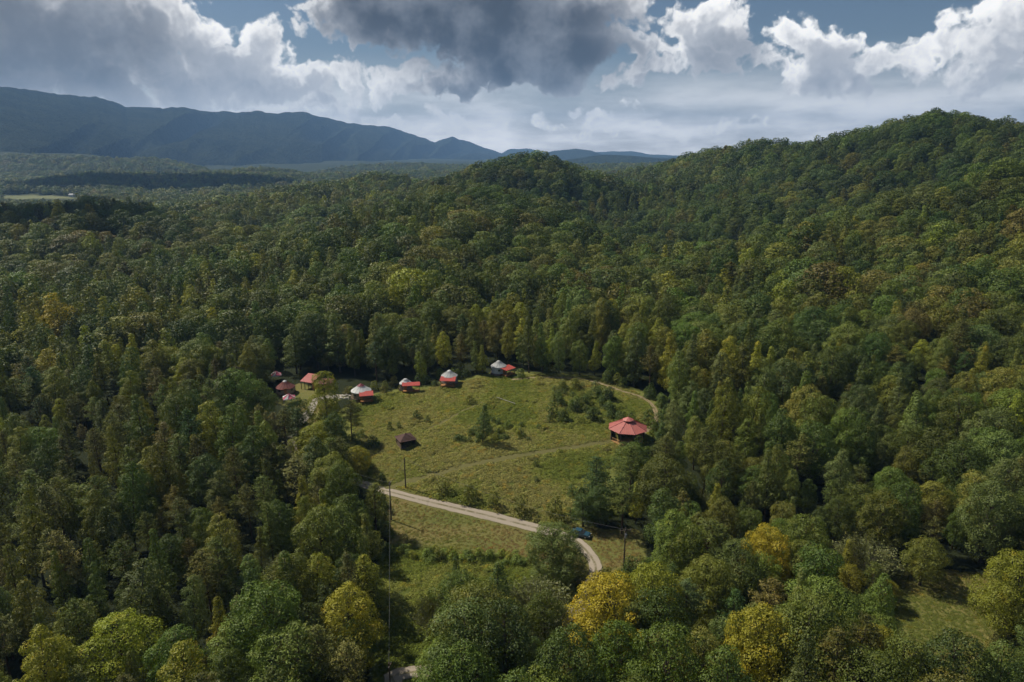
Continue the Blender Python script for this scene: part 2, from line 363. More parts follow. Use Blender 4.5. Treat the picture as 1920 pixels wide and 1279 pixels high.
# ground sheet
def ground_material():
    m, t, out = new_mat('ground')
    p = t.node('ShaderNodeBsdfPrincipled'); p.inputs['Roughness'].default_value = 0.95; p.inputs['Specular IOR Level'].default_value = 0.1
    geo = t.node('ShaderNodeNewGeometry'); P = geo.outputs['Position']
    n1 = t.noise(P, 0.05, 5, 0.6).outputs[0]; n2 = t.noise(P, 0.9, 5, 0.65).outputs[0]; n3 = t.noise(P, 0.25, 4, 0.6).outputs[0]
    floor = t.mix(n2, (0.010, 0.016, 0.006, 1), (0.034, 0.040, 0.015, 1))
    tall = t.ramp(t.math('ADD', t.math('MULTIPLY', n3, 0.6), t.math('MULTIPLY', n2, 0.4)), [(0.32, (0.10, 0.12, 0.027)), (0.5, (0.16, 0.172, 0.043)), (0.68, (0.215, 0.205, 0.06))])
    lawn = t.ramp(t.math('ADD', t.math('MULTIPLY', t.noise(t.vmath('MULTIPLY', P, (0.05, 0.14, 0)), 1.0, 5, 0.65).outputs[0], 0.75), t.math('MULTIPLY', n2, 0.25)), [(0.34, (0.115, 0.13, 0.032)), (0.5, (0.165, 0.155, 0.047)), (0.66, (0.195, 0.145, 0.057))])
    mead = t.ramp(t.math('ADD', t.math('MULTIPLY', n3, 0.55), t.math('MULTIPLY', n2, 0.45)), [(0.3, (0.055, 0.075, 0.014)), (0.7, (0.125, 0.140, 0.028))])
    farf = t.mix(n1, (0.12, 0.15, 0.055, 1), (0.24, 0.23, 0.12, 1))
    edge = t.math('MULTIPLY', t.math('SUBTRACT', n3, 0.5), 0.5)
    def msk(name): return t.smooth(t.math('ADD', t.attr(name).outputs['Fac'], edge), 0.35, 0.65)
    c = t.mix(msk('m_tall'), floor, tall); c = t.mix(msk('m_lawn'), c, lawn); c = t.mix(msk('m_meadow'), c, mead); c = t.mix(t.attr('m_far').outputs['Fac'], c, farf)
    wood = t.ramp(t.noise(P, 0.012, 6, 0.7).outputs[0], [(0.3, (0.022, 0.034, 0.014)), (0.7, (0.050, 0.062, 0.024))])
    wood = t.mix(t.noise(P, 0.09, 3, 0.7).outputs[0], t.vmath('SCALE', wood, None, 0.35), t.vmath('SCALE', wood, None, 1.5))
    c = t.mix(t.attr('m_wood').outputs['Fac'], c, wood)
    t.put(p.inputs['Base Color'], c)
    b = t.node('ShaderNodeBump'); b.inputs['Strength'].default_value = 0.6; b.inputs['Distance'].default_value = 0.5
    t.put(b.inputs['Height'], t.noise(P, 1.6, 4, 0.65).outputs[0]); t.link(b.outputs[0], p.inputs['Normal'])
    t.link(p.outputs[0], out.inputs[0]); return m
V = np.stack([XG, YG, ZG], -1).reshape(-1, 3)
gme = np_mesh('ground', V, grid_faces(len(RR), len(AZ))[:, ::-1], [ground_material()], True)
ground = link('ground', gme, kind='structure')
def set_attr(me, name, vals):
    a = me.attributes.new(name, 'FLOAT', 'POINT'); a.data.foreach_set('value', np.asarray(vals, np.float32))
fx, fy = XG.ravel(), YG.ravel()
def mask(*keys, w=3.0, grow_by=0.0):
    out = np.zeros(fx.shape)
    for k in keys:
        P = WPOLY[k]; sel = (np.abs(fx - P[:, 0].mean()) < np.ptp(P[:, 0]) / 2 * 1.6 + 30) & (np.abs(fy - P[:, 1].mean()) < np.ptp(P[:, 1]) / 2 * 1.6 + 30)
        out[sel] = np.maximum(out[sel], np.clip(0.5 - (poly_dist(fx[sel], fy[sel], P) - grow_by) / w, 0, 1))
    return out
m_tall = mask('tall', grow_by=3.5); m_lawn = np.maximum(mask('lawn', 'glade', grow_by=1.5), mask('lawn_2', grow_by=6.0)); m_mead = mask('meadow', grow_by=2)
set_attr(gme, 'm_tall', m_tall); set_attr(gme, 'm_lawn', m_lawn); set_attr(gme, 'm_meadow', m_mead)
m_far = mask('far_field', 'far_field_2', w=25); set_attr(gme, 'm_far', m_far)
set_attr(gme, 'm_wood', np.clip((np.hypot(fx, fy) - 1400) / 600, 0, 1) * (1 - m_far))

# far mountain range, forested, with spurs
def mountain_material(name, lo, hi):
    m, t, out = new_mat(name)
    p = t.node('ShaderNodeBsdfPrincipled'); p.inputs['Roughness'].default_value = 1.0; p.inputs['Specular IOR Level'].default_value = 0.0
    P = t.node('ShaderNodeNewGeometry').outputs['Position']
    f = t.math('ADD', t.math('MULTIPLY', t.noise(P, 0.004, 5, 0.7).outputs[0], 0.5), t.math('MULTIPLY', t.noise(P, 0.03, 4, 0.7).outputs[0], 0.5))
    t.put(p.inputs['Base Color'], t.mix(t.smooth(f, 0.36, 0.64), C4(lo), C4(hi)))
    b = t.node('ShaderNodeBump'); b.inputs['Strength'].default_value = 1.0; b.inputs['Distance'].default_value = 45
    t.put(b.inputs['Height'], t.noise(P, 0.035, 4, 0.7).outputs[0]); t.link(b.outputs[0], p.inputs['Normal'])
    t.link(p.outputs[0], out.inputs[0]); return m
RIDGE = [(-250, 190), (-120, 170), (0, 165), (60, 172), (130, 178), (180, 181), (235, 202), (290, 206), (340, 204), (400, 208), (470, 211), (520, 214), (560, 211), (610, 221), (650, 229), (690, 233), (740, 241), (790, 259), (815, 267), (850, 256), (880, 266), (920, 281), (950, 291), (985, 297)]
def mountain():
    px = np.linspace(-250, 985, 620); rp = np.array(RIDGE, float)
    py = np.interp(px, rp[:, 0], rp[:, 1]) + (fbm(px / 22, px * 0 + 3, 4, 4) - .5) * 7.0
    dist = np.interp(px, [-250, 0, 600, 800, 985], [5600, 6000, 7600, 9500, 11500])
    d = np.array([ray(a, b) for a, b in zip(px, py)]); hz = np.hypot(d[:, 0], d[:, 1])
    ux, uy = d[:, 0] / hz, d[:, 1] / hz; top = CAM_H + d[:, 2] / hz * dist
    T = np.concatenate([np.linspace(0, 1, 100), np.linspace(1.03, 1.5, 12)])
    TT, _ = np.meshgrid(T, px, indexing='ij')
    s = np.cumsum(np.append(0, np.hypot(np.diff(ux * dist), np.diff(uy * dist))))[None]
    sp = s + (1 - TT) * 900                                       # spurs lean along the range
    n1 = 1 - np.abs(2 * fbm(sp / 720 + .3, TT * .8, 2, 21) - 1) * 2.2
    n2 = 1 - np.abs(2 * fbm(sp / 380, TT * 1.6, 2, 31) - 1) * 2
    base = np.clip(TT, 0, 1)
    prof = base ** 1.45 + 0.52 * np.sin(np.pi * base) ** 0.9 * n1 + 0.14 * np.sin(np.pi * base) * n2
    prof = np.where(TT > 1, 1 - (TT - 1) * 1.4, prof)
    prof = np.minimum(prof, 0.12 + 0.93 * base + .0001) * (TT < 1) + prof * (TT >= 1)
    prof[99] = 1.0
    rad = dist[None] - 2300 * (1 - TT)
    z = -20 + (top[None] + 20) * prof
    V = np.stack([ux[None] * rad, uy[None] * rad, z], -1).reshape(-1, 3)
    link('mountain_range', np_mesh('mountain_range', V, grid_faces(len(T), len(px))[:, ::-1], [mountain_material('mountain_forest', (0.012, 0.018, 0.012), (0.050, 0.058, 0.030))], True), kind='structure', label='long forested mountain range, hazy blue, along the left horizon')
mountain()
def far_hill(name, pts, dist, seed, label):
    p = np.array(pts, float); px = np.linspace(p[0, 0], p[-1, 0], 160); py = np.interp(px, p[:, 0], p[:, 1]) + (fbm(px / 14, px * 0, 3, seed) - .5) * 1.6
    d = np.array([ray(a, b) for a, b in zip(px, py)]); hz = np.hypot(d[:, 0], d[:, 1]); ux, uy = d[:, 0] / hz, d[:, 1] / hz; top = CAM_H + d[:, 2] / hz * dist
    T = np.linspace(0, 1.4, 26); TT, PX = np.meshgrid(T, px, indexing='ij')
    prof = np.where(TT < 1, np.sin(np.clip(TT, 0, 1) * np.pi / 2), 1 - (TT - 1)) + .15 * np.sin(np.pi * np.clip(TT, 0, 1)) * (fbm(PX / 25, TT * 3, 3, seed + 5) - .5)
    rad = dist - dist * .12 * (1 - TT); z = -30 + (top[None] + 30) * prof
    V = np.stack([ux[None] * rad, uy[None] * rad, z], -1).reshape(-1, 3)
    link(name, np_mesh(name, V, grid_faces(len(T), len(px))[:, ::-1], [mountain_material(name, (0.015, 0.024, 0.012), (0.05, 0.065, 0.026))], True), kind='structure', label=label)
far_hill('distant_hills', [(930, 294), (955, 279), (975, 280), (990, 278), (1010, 283), (1060, 287), (1150, 284), (1185, 283), (1215, 289), (1300, 293), (1500, 296), (2050, 296)], 12300, 3, 'faint blue hills at the very edge of the horizon')
far_hill('distant_hills', [(1000, 293), (1040, 283), (1080, 279), (1110, 283), (1130, 290), (1200, 294), (1400, 297)], 9000, 8, 'low blue hill on the horizon between the central hill and the right ridge')
far_hill('distant_hills', [(1030, 304), (1080, 297), (1130, 290), (1180, 292), (1240, 297), (1400, 300)], 5500, 15, 'dark blue wooded rise in the valley gap behind the central hill')

# lanes and tracks: strips draped just above the ground
def strip(name, line, width, mat, label, lift=0.05, nacross=5, jag=0.25):
    L = np.array(line); tg = np.gradient(L, axis=0); tg /= np.linalg.norm(tg, axis=1)[:, None] + 1e-9; nr = np.stack([-tg[:, 1], tg[:, 0]], 1)
    u = np.linspace(-.5, .5, nacross); w = np.broadcast_to(np.asarray(width, float), (len(L),)).copy()
    w = w + (fbm(np.arange(len(L)) / 4.0, np.zeros(len(L)), 3, 17) - .5) * 2 * jag
    X = L[:, None, :] + nr[:, None, :] * (u[None, :, None] * w[:, None, None])
    Z = height(X[..., 0], X[..., 1]) + lift - 0.03 * (np.abs(u) > .49)
    V = np.concatenate([X, Z[..., None]], -1).reshape(-1, 3); me = np_mesh(name, V, grid_faces(len(L), nacross)[:, ::-1], [mat], True)
    me.attributes.new('across', 'FLOAT', 'POINT').data.foreach_set('value', np.tile(u, len(L)).astype(np.float32))
    return link(name, me, kind='structure', label=label)
def gravel(name, pale, mid, grass, wheel=True):
    m, t, out = new_mat(name)
    p = t.node('ShaderNodeBsdfPrincipled'); p.inputs['Roughness'].default_value = 0.95; p.inputs['Specular IOR Level'].default_value = 0.15
    P = t.node('ShaderNodeNewGeometry').outputs['Position']
    n1 = t.noise(P, 0.5, 5, 0.7).outputs[0]; n2 = t.noise(P, 5, 3, 0.7).outputs[0]
    c = t.mix(t.math('ADD', t.math('MULTIPLY', n1, .6), t.math('MULTIPLY', n2, .4)), C4(mid), C4(pale))
    if wheel:
        a = t.math('ABSOLUTE', t.attr('across').outputs['Fac'])
        mid_m = t.math('MULTIPLY', t.smooth(a, 0.13, 0.04), t.smooth(n1, 0.35, 0.6)); edge = t.smooth(t.math('ADD', a, t.math('MULTIPLY', t.math('SUBTRACT', n1, .5), .25)), 0.40, 0.48)
        c = t.mix(t.math('MAXIMUM', t.math('MULTIPLY', mid_m, .8), edge), c, C4(grass))
    t.put(p.inputs['Base Color'], c)
    b = t.node('ShaderNodeBump'); b.inputs['Strength'].default_value = 0.4; t.put(b.inputs['Height'], n2); t.link(b.outputs[0], p.inputs['Normal'])
    t.link(p.outputs[0], out.inputs[0]); return m
m_grav = gravel('lane_gravel', (0.45, 0.39, 0.31), (0.27, 0.22, 0.165), (0.12, 0.11, 0.04))
m_dirt = gravel('path_dirt', (0.36, 0.28, 0.17), (0.19, 0.15, 0.07), (0.10, 0.10, 0.035))
m_mown = gravel('mown_grass', (0.17, 0.145, 0.055), (0.105, 0.11, 0.034), (0.09, 0.095, 0.03), False)
m_pale = gravel('pale_gravel', (0.42, 0.38, 0.32), (0.26, 0.23, 0.18), (0.1, 0.1, 0.04), False)
strip('gravel_lane', LANE_L, 2.9, m_grav, 'pale gravel lane with two wheel tracks between the lawn and the field')
PATH_L = smooth_line([hit(*p) for p in [(960, 712), (1010, 708), (1060, 709), (1100, 712), (1135, 722), (1165, 733), (1195, 742), (1215, 752), (1226, 765), (1231, 782), (1222, 800), (1205, 812)]], .8)
strip('dirt_path', PATH_L, 1.6, m_dirt, 'narrow dirt path curving round the top of the field to the pavilion', nacross=5)
TRACK_L = smooth_line([hit(*p) for p in [(1150, 826), (1080, 838), (1000, 850), (930, 862), (860, 877), (800, 893), (750, 908), (722, 916)]], .8)
strip('mown_track', TRACK_L, 2.2, m_mown, 'mown grass track slanting across the field down to the lane')
TRACK2_L = smooth_line([hit(*p) for p in [(800, 806), (830, 792), (870, 770), (905, 755)]], .8)
strip('mown_track', TRACK2_L, 1.6, m_mown, 'faint worn track climbing the field above the brown shed')
GLADE_L = smooth_line([hit(*p) for p in [(545, 826), (558, 800), (572, 782), (582, 768), (590, 752), (610, 745), (640, 743)]], .8)
strip('gravel_lane', GLADE_L, 3.0, m_pale, 'pale gravel track winding up between the trees to the yurts')

# ================================================================== vegetation
def leaf_material(name, trans=0.16, rough=0.55, spec=0.25, var=0.22):
    m, t, out = new_mat(name)
    tint = t.attr('tint', 'INSTANCER').outputs['Vector']
    geo = t.node('ShaderNodeNewGeometry'); oi = t.node('ShaderNodeObjectInfo')
    rnd = geo.outputs['Random Per Island']
    c = t.vmath('SCALE', tint, None, t.math('ADD', 1.0 - var, t.math('MULTIPLY', rnd, 2 * var)))
    # single boughs turn earlier than others
    nz = t.noise(geo.outputs['Position'], 0.45, 2, 0.6).outputs[0]
    turned = t.vmath('MULTIPLY', c, (1.45, 1.12, 0.75))
    c = t.mix(t.smooth(nz, 0.56, 0.72, 0.0, 0.75), c, turned)
    p = t.node('ShaderNodeBsdfPrincipled'); t.put(p.inputs['Base Color'], c)
    p.inputs['Roughness'].default_value = rough; p.inputs['Specular IOR Level'].default_value = spec
    tr = t.node('ShaderNodeBsdfTranslucent'); t.put(tr.inputs[0], t.vmath('MULTIPLY', c, (1.5, 1.5, 0.7)))
    mx = t.node('ShaderNodeMixShader'); mx.inputs[0].default_value = trans
    t.link(p.outputs[0], mx.inputs[1]); t.link(tr.outputs[0], mx.inputs[2]); t.link(mx.outputs[0], out.inputs[0]); return m
M_LEAF = leaf_material('broad_leaves'); M_NEEDLE = leaf_material('pine_needles', 0.15, 0.6, 0.2, 0.4); M_GREY = leaf_material('silver_leaves', 0.2, 0.5, 0.3, 0.4)
M_BARK = simple('bark', (0.075, 0.058, 0.042), 0.95, 0.1, var=0.4, scale=2.0, bump=0.5, bscale=6)
M_PBARK = simple('pine_bark', (0.085, 0.055, 0.038), 0.95, 0.1, var=0.4, scale=2.0, bump=0.5, bscale=6)
M_GBARK = simple('grey_bark', (0.17, 0.155, 0.135), 0.95, 0.1, var=0.35, scale=2.0, bump=0.5, bscale=6)

def unit(v): return v / (np.linalg.norm(v, axis=-1, keepdims=True) + 1e-9)
def leaf_quads(rg, C, N, size, aspect=0.62):
    n = len(C); s = (np.broadcast_to(size, (n,)) * rg.uniform(.7, 1.3, n))[:, None]
    t = unit(np.cross(N, rg.normal(size=(n, 3)))); b = np.cross(N, t)
    fold = N * s * 0.14
    V = np.stack([C - t * s * .5, C + b * s * aspect * .5 + fold, C + t * s * .5, C - b * s * aspect * .5 + fold], 1).reshape(-1, 3)
    return V, np.arange(4 * n).reshape(n, 4)
def tube(pts, rad, n=6):
    pts = np.array(pts, float); V = []; F = []
    for i, p in enumerate(pts):
        d = unit(pts[min(i + 1, len(pts) - 1)] - pts[max(i - 1, 0)]); a = unit(np.cross(d, [0.31, .87, .2])); b = np.cross(d, a)
        for k in range(n): V.append(p + (a * math.cos(2 * math.pi * k / n) + b * math.sin(2 * math.pi * k / n)) * rad[i])
    for i in range(len(pts) - 1):
        for k in range(n): F.append((i * n + k, i * n + (k + 1) % n, (i + 1) * n + (k + 1) % n, (i + 1) * n + k))
    return np.array(V), np.array(F)
def merge(parts):
    V = []; F = []; o = 0
    for v, f in parts: V.append(v); F.append(np.asarray(f) + o); o += len(v)
    return np.concatenate(V), np.concatenate(F)
def broadleaf(seed, H, W, base, prof, nl, leaf, dens, lobe=0.2, trunk_r=0.16, wood=True):
    """crown of leafy lobes hung on an envelope; prof(t) = relative half width at height t of the crown"""
    rg = np.random.default_rng(seed); Hc = H - base; lc = []; lr = []
    lean = rg.normal(size=2) * 0.04 * H
    for k in range(nl):
        t = (k + rg.uniform(.1, .9)) / nl; a = k * 2.39996 + rg.uniform(-.5, .5)
        rmax = W / 2 * prof(t) * rg.uniform(.62, 1.16); r = W * lobe * rg.uniform(.55, 1.35) * (0.55 + .45 * prof(t))
        rad = max(rmax - r * .8, 0) * (rg.uniform(.75, 1.0))
        z = base + Hc * t * .96 + rg.uniform(-.3, .3)
        z = min(z, H - r * .6)
        lc.append((rad * math.cos(a) + lean[0] * t, rad * math.sin(a) + lean[1] * t, z)); lr.append(r)
    for k in range(max(2, nl // 8)):      # heart of the crown
        t = (k + .5) / max(2, nl // 8); lc.append((lean[0] * t, lean[1] * t, base + Hc * t * .85)); lr.append(W * lobe * 1.1 * (prof(t) + .15))
    lc = np.array(lc); lr = np.array(lr); P = []; N = []
    for c, r in zip(lc, lr):
        n = int(dens * r * r) + 4; d = unit(rg.normal(size=(n, 3)) + np.array([0, 0, .35]))
        out = unit(c * [1, 1, 0] + [0, 0, .01]); keep = (d @ out) > -.75
        d = d[keep]; q = c + d * [1, 1, .85] * r * rg.uniform(.72, 1.08, (len(d), 1)); P.append(q); N.append(unit(d + rg.normal(size=d.shape) * .32 + [0, 0, .12]))
    P = np.concatenate(P); N = np.concatenate(N)
    dd = np.linalg.norm(P[:, None] - lc[None], axis=2) / lr[None]
    keep = (dd < .74).sum(1) == 0
    P = P[keep]; N = N[keep]
    crown = leaf_quads(rg, P, N, leaf)
    tr = []
    tr.append(tube([(0, 0, -.6), (lean[0] * .1, lean[1] * .1, base * .6), (lean[0] * .5, lean[1] * .5, base + Hc * .45), (lean[0] * .9, lean[1] * .9, H - Hc * .12)], [trunk_r * 1.5, trunk_r * 1.05, trunk_r * .6, .03], 7))
    if wood:
        for c in lc[:nl:2]:
            z0 = max(base * .75, c[2] - .55 * math.hypot(c[0], c[1]) - .8); f = z0 / H
            s = np.array([lean[0] * f, lean[1] * f, z0]); mid = (s + c) / 2 + [0, 0, -.25]
            tr.append(tube([s, mid, c], [trunk_r * .38, trunk_r * .25, .02], 4))
    return crown, merge(tr)
def P_poplar(t): return (0.30 + 0.70 * math.sin(math.pi * min(1, t * .9 + .22)) ** .8) * (1 - .55 * max(0, t - .35) / .65) if t < .97 else .2
def P_oak(t): return math.sqrt(max(0.03, 1 - (2 * t * .92 - .72) ** 2 / 1.35))
def P_tall(t): return max(.15, math.sin(math.pi * (t * .80 + .16)) ** .7)
def pine(seed, H, W, base, nb, tuft, leaf, wood=True, width=0.3):
    rg = np.random.default_rng(seed); P = []; N = []; tr = []; bend = rg.normal(size=2) * .03 * H
    def ax(z): f = z / H; return np.array([bend[0] * f * f, bend[1] * f * f, z])
    tr.append(tube([ax(-.6), ax(H * .35), ax(H * .7), ax(H * .97)], [.19, .15, .09, .03], 7))
    for k in range(nb):
        t = (k + rg.uniform(0, 1)) / nb; z = base + (H - base) * t * .96; a = k * 2.39996 + rg.uniform(-.7, .7)
        L = W / 2 * (1.0 - t) ** .62 * rg.uniform(.55, 1.15) * (.55 + .45 * min(1, t * 3.5)) + .25
        up = .12 + .55 * t + rg.uniform(-.12, .1); s = ax(z); d = np.array([math.cos(a), math.sin(a), up]); tip = s + d * L
        tr.append(tube([s, s + d * L * .5 + [0, 0, -.06 * L], tip], [.055 * (1 - t) + .02, .03, .012], 4))
        m = max(2, int(L * 2.1))
        for j in range(m):
            f = .35 + .65 * (j + rg.uniform(.2, .9)) / m; side = rg.normal() * .30 * L * (f * .9 + .1)
            c = s + d * L * f + np.array([-math.sin(a), math.cos(a), 0]) * side + [0, 0, rg.uniform(-.05, .22)]
            q = rg.normal(size=(tuft, 3)) * [.34, .34, .15]; P.append(c + q); N.append(unit(q * [.6, .6, 1] + np.array([0, 0, .45]) + rg.normal(size=(tuft, 3)) * .35))
    q = rg.normal(size=(tuft * 3, 3)) * [.25, .25, .5]; P.append(ax(H - .5) + q); N.append(unit(q))
    if rg.uniform() < .8:                # a few dead snags low on the trunk
        for k in range(5):
            z = base * rg.uniform(.5, 1); a = rg.uniform(0, 6.3); tr.append(tube([ax(z), ax(z) + np.array([math.cos(a), math.sin(a), rg.uniform(-.1, .3)]) * rg.uniform(.7, 1.8)], [.03, .008], 3))
    P = np.concatenate(P); N = np.concatenate(N)
    return leaf_quads(rg, P, N, leaf, width), merge(tr)
def fountain(seed, H, W, n, leaf):
    """silvery shrub-tree: arching twigs from a low fork, narrow leaves along each"""
    rg = np.random.default_rng(seed); P = []; N = []; tr = [tube([(0, 0, -.4), (0, 0, H * .22)], [.22, .17], 7)]
    for k in range(n):
        a = rg.uniform(0, 6.2832); e = math.acos(rg.uniform(.02, 1)); d = np.array([math.sin(e) * math.cos(a), math.sin(e) * math.sin(a), math.cos(e)])
        s = np.array([0, 0, H * .2]) + d * [.2, .2, .1]; L = rg.uniform(.82, 1.05); tip = np.array([d[0] * W / 2, d[1] * W / 2, H * .28 + d[2] * H * .72]) * [L, L, L]
        mid = (s + tip) / 2 + [0, 0, .10 * H * (1 - d[2])]
        if k % 3 == 0: tr.append(tube([s, mid, tip], [.05, .028, .008], 3))
        for f in rg.uniform(.45, 1.0, 16):
            q = s * (1 - f) ** 2 + 2 * mid * f * (1 - f) + tip * f * f; P.append(q + rg.normal(size=3) * .16); N.append(unit(np.cross(d, rg.normal(size=3)) + d * .35))
    return leaf_quads(rg, np.array(P), np.array(N), leaf, .36), merge(tr)
def tree_meshes(name, ct, leafm, barkm):
    (cv_, cf), (tv, tf) = ct
    crown = np_mesh(name + '_crown', cv_, cf, [leafm]); trunk = np_mesh(name + '_trunk', tv, tf, [barkm], True)
    return dict(crown=crown, trunk=trunk, v=(cv_, cf, tv, tf), mats=(leafm, barkm))
def joined(name, T):
    cv_, cf, tv, tf = T['v']; V, F = merge([(cv_, cf), (tv, tf)])
    return np_mesh(name, V, F, T['mats'], False, np.concatenate([np.zeros(len(cf)), np.ones(len(tf))]))
# prototypes: reference height 15 m
PROTO = {'poplar': [], 'oak': [], 'pine': [], 'grey': [], 'shrub': []}
for k in range(4):
    PROTO['poplar'].append(tree_meshes('poplar', broadleaf(10 + k, 15, [6.2, 7.0, 5.4, 6.6][k], [2.6, 2.2, 3.4, 2.8][k], [P_poplar, P_tall, P_poplar, P_tall][k], 44, .225, 300, .18), M_LEAF, M_BARK))
    PROTO['oak'].append(tree_meshes('oak', broadleaf(30 + k, 15, [10, 11.5, 9, 10.5][k], [3.2, 3.6, 3.6, 4][k], P_oak, 62, .24, 235, .15, .24), M_LEAF, M_BARK))
    PROTO['pine'].append(tree_meshes('pine', pine(50 + k, 15, [6.4, 7.2, 5.6, 6.8][k], [5.0, 6.5, 4.2, 7.5][k], [50, 44, 54, 40][k], 15, .55, width=.22), M_NEEDLE, M_PBARK))
for k in range(2):
    PROTO['grey'].append(tree_meshes('grey', fountain(70 + k, 8, 10.5, 520, .34), M_GREY, M_GBARK))
PROTO['spread'] = [tree_meshes('spread', broadleaf(91 + k, 15, 14.5, 2.4, P_oak, 95, .25, 250, .12, .3), M_LEAF, M_BARK) for k in range(2)]
for k in range(3):
    PROTO['shrub'].append(tree_meshes('shrub', broadleaf(80 + k, 3, [3.2, 3.6, 2.8][k], .15, lambda t: (1.0 - .55 * t), [13, 16, 11][k], .20, 330, [.23, .20, .26][k], .05), M_LEAF, M_BARK))
MID = []   # (kind, joined mesh) lighter copies for the far woods
for k in range(3): MID.append(('poplar', joined('wood_a%d' % k, tree_meshes('x', broadleaf(110 + k, 15, [6.6, 7.4, 5.8][k], 2, [P_poplar, P_tall, P_poplar][k], 36, .42, 78, .20, wood=False), M_LEAF, M_BARK))))
for k in range(4): MID.append(('oak', joined('wood_b%d' % k, tree_meshes('x', broadleaf(130 + k, 15, [10.5, 11.5, 9.5, 12][k], 3, P_oak, 48, .46, 62, .165, .24, wood=False), M_LEAF, M_BARK))))
for k in range(2): MID.append(('pine', joined('wood_c%d' % k, tree_meshes('x', pine(150 + k, 15, 6.6, 5, 34, 7, .85, width=.32), M_NEEDLE, M_PBARK))))
FARP = []
for k in range(2): FARP.append(('poplar', joined('wood_d%d' % k, tree_meshes('x', broadleaf(210 + k, 15, 7, 1.5, P_tall, 24, .8, 17, .23, wood=False), M_LEAF, M_BARK))))
for k in range(3): FARP.append(('oak', joined('wood_e%d' % k, tree_meshes('x', broadleaf(230 + k, 15, 11.5, 2.5, P_oak, 32, .85, 15, .19, .24, wood=False), M_LEAF, M_BARK))))
FARP.append(('pine', joined('wood_f0', tree_meshes('x', pine(250, 15, 6.8, 4, 24, 4, 1.3, width=.45), M_NEEDLE, M_PBARK))))

TINTS = {   # name: linear leaf colour
 'dark green': (.030, .046, .018), 'mid green': (.046, .064, .020), 'grey green': (.052, .066, .032), 'olive green': (.066, .072, .022),
 'yellow green': (.098, .104, .020), 'lime green': (.110, .128, .018), 'golden': (.175, .140, .020), 'golden green': (.122, .112, .020), 'rusty brown': (.095, .062, .026),
 'brownish green': (.066, .060, .027), 'blue green': (.028, .046, .026), 'silvery': (.085, .092, .066), 'pine green': (.048, .058, .022), 'dull olive': (.056, .056, .026), 'light green': (.075, .100, .034)}
TINTS = {k: tuple(np.array(v) * (2.42, 2.44, 1.2)) for k, v in TINTS.items()}
def pick_tint(kind, u):
    def ch(tab):
        s = 0
        for n, p in tab:
            s += p
            if u < s: return n
        return tab[-1][0]
    if kind == 'pine': return ch([('pine green', .45), ('dull olive', .3), ('blue green', .13), ('olive green', .12)])
    if kind == 'poplar': return ch([('mid green', .30), ('grey green', .16), ('olive green', .20), ('yellow green', .14), ('dark green', .14), ('golden green', .04), ('lime green', .02)])
    return ch([('dark green', .26), ('mid green', .28), ('olive green', .20), ('grey green', .10), ('brownish green', .09), ('yellow green', .05), ('rusty brown', .02)])

# ---- sites of the woods
KEEP = list(VIS.values()) + [   # what the photograph leaves open: clearings and roofs
    [(500, 695), (540, 690), (560, 720), (610, 700), (610, 730), (640, 730), (660, 710), (700, 715), (700, 760), (640, 760), (590, 760), (560, 765), (515, 760)],
    [(740, 708), (790, 708), (790, 735), (740, 735)], [(825, 688), (865, 688), (865, 722), (825, 722)], [(918, 678), (968, 678), (968, 705), (918, 705)],
    [(1138, 780), (1218, 780), (1212, 815), (1190, 835), (1145, 840)], [(1075, 988), (1190, 985), (1190, 1060), (1130, 1120), (1090, 1110)],
    [(720, 895), (742, 895), (742, 1279), (720, 1279)], [(992, 985), (1105, 985), (1110, 1085), (992, 1080)], [(540, 820), (556, 825), (566, 862), (552, 862)],
    [(560, 690), (615, 690), (615, 735), (565, 730)]]
KEEP = [np.array(p, float) for p in KEEP]
KEEPF = [np.array(VIS['far_field'], float), np.array(VIS['far_field_2'], float)]
ALLPOLY = [WPOLY[k] for k in WPOLY]
def candidates(r0, r1, s, seed, azlim=43):
    rg = np.random.default_rng(seed); g = np.arange(-r1, r1, s)
    X, Y = np.meshgrid(np.arange(-r1 * .95, r1 * .95, s), np.arange(r0 * .5, r1, s * .9)); X = X + (np.arange(X.shape[0]) % 2)[:, None] * s / 2
    X = (X + rg.uniform(-.36, .36, X.shape) * s).ravel(); Y = (Y + rg.uniform(-.36, .36, Y.shape) * s).ravel()
    r = np.hypot(X, Y); a = np.degrees(np.arctan2(X, Y)); k = (r >= r0) & (r < r1) & (np.abs(a) < azlim + 600 / r); return X[k], Y[k]
LIT = [hit(*p) for p in [(678, 745), (690, 745), (761, 730), (775, 728), (843, 719), (936, 700), (955, 700), (1150, 830), (1190, 825), (583, 722), (543, 755), (536, 736), (1760, 1130), (1800, 1160), (1740, 1110), (1720, 1105), (1780, 1150), (1820, 1130), (1800, 1195), (1760, 1170), (1840, 1160), (760, 830), (780, 925), (700, 800), (760, 1060), (800, 1075)]]
sites = []      # (x, y, z, kind, tint, H, W-scale, rot)
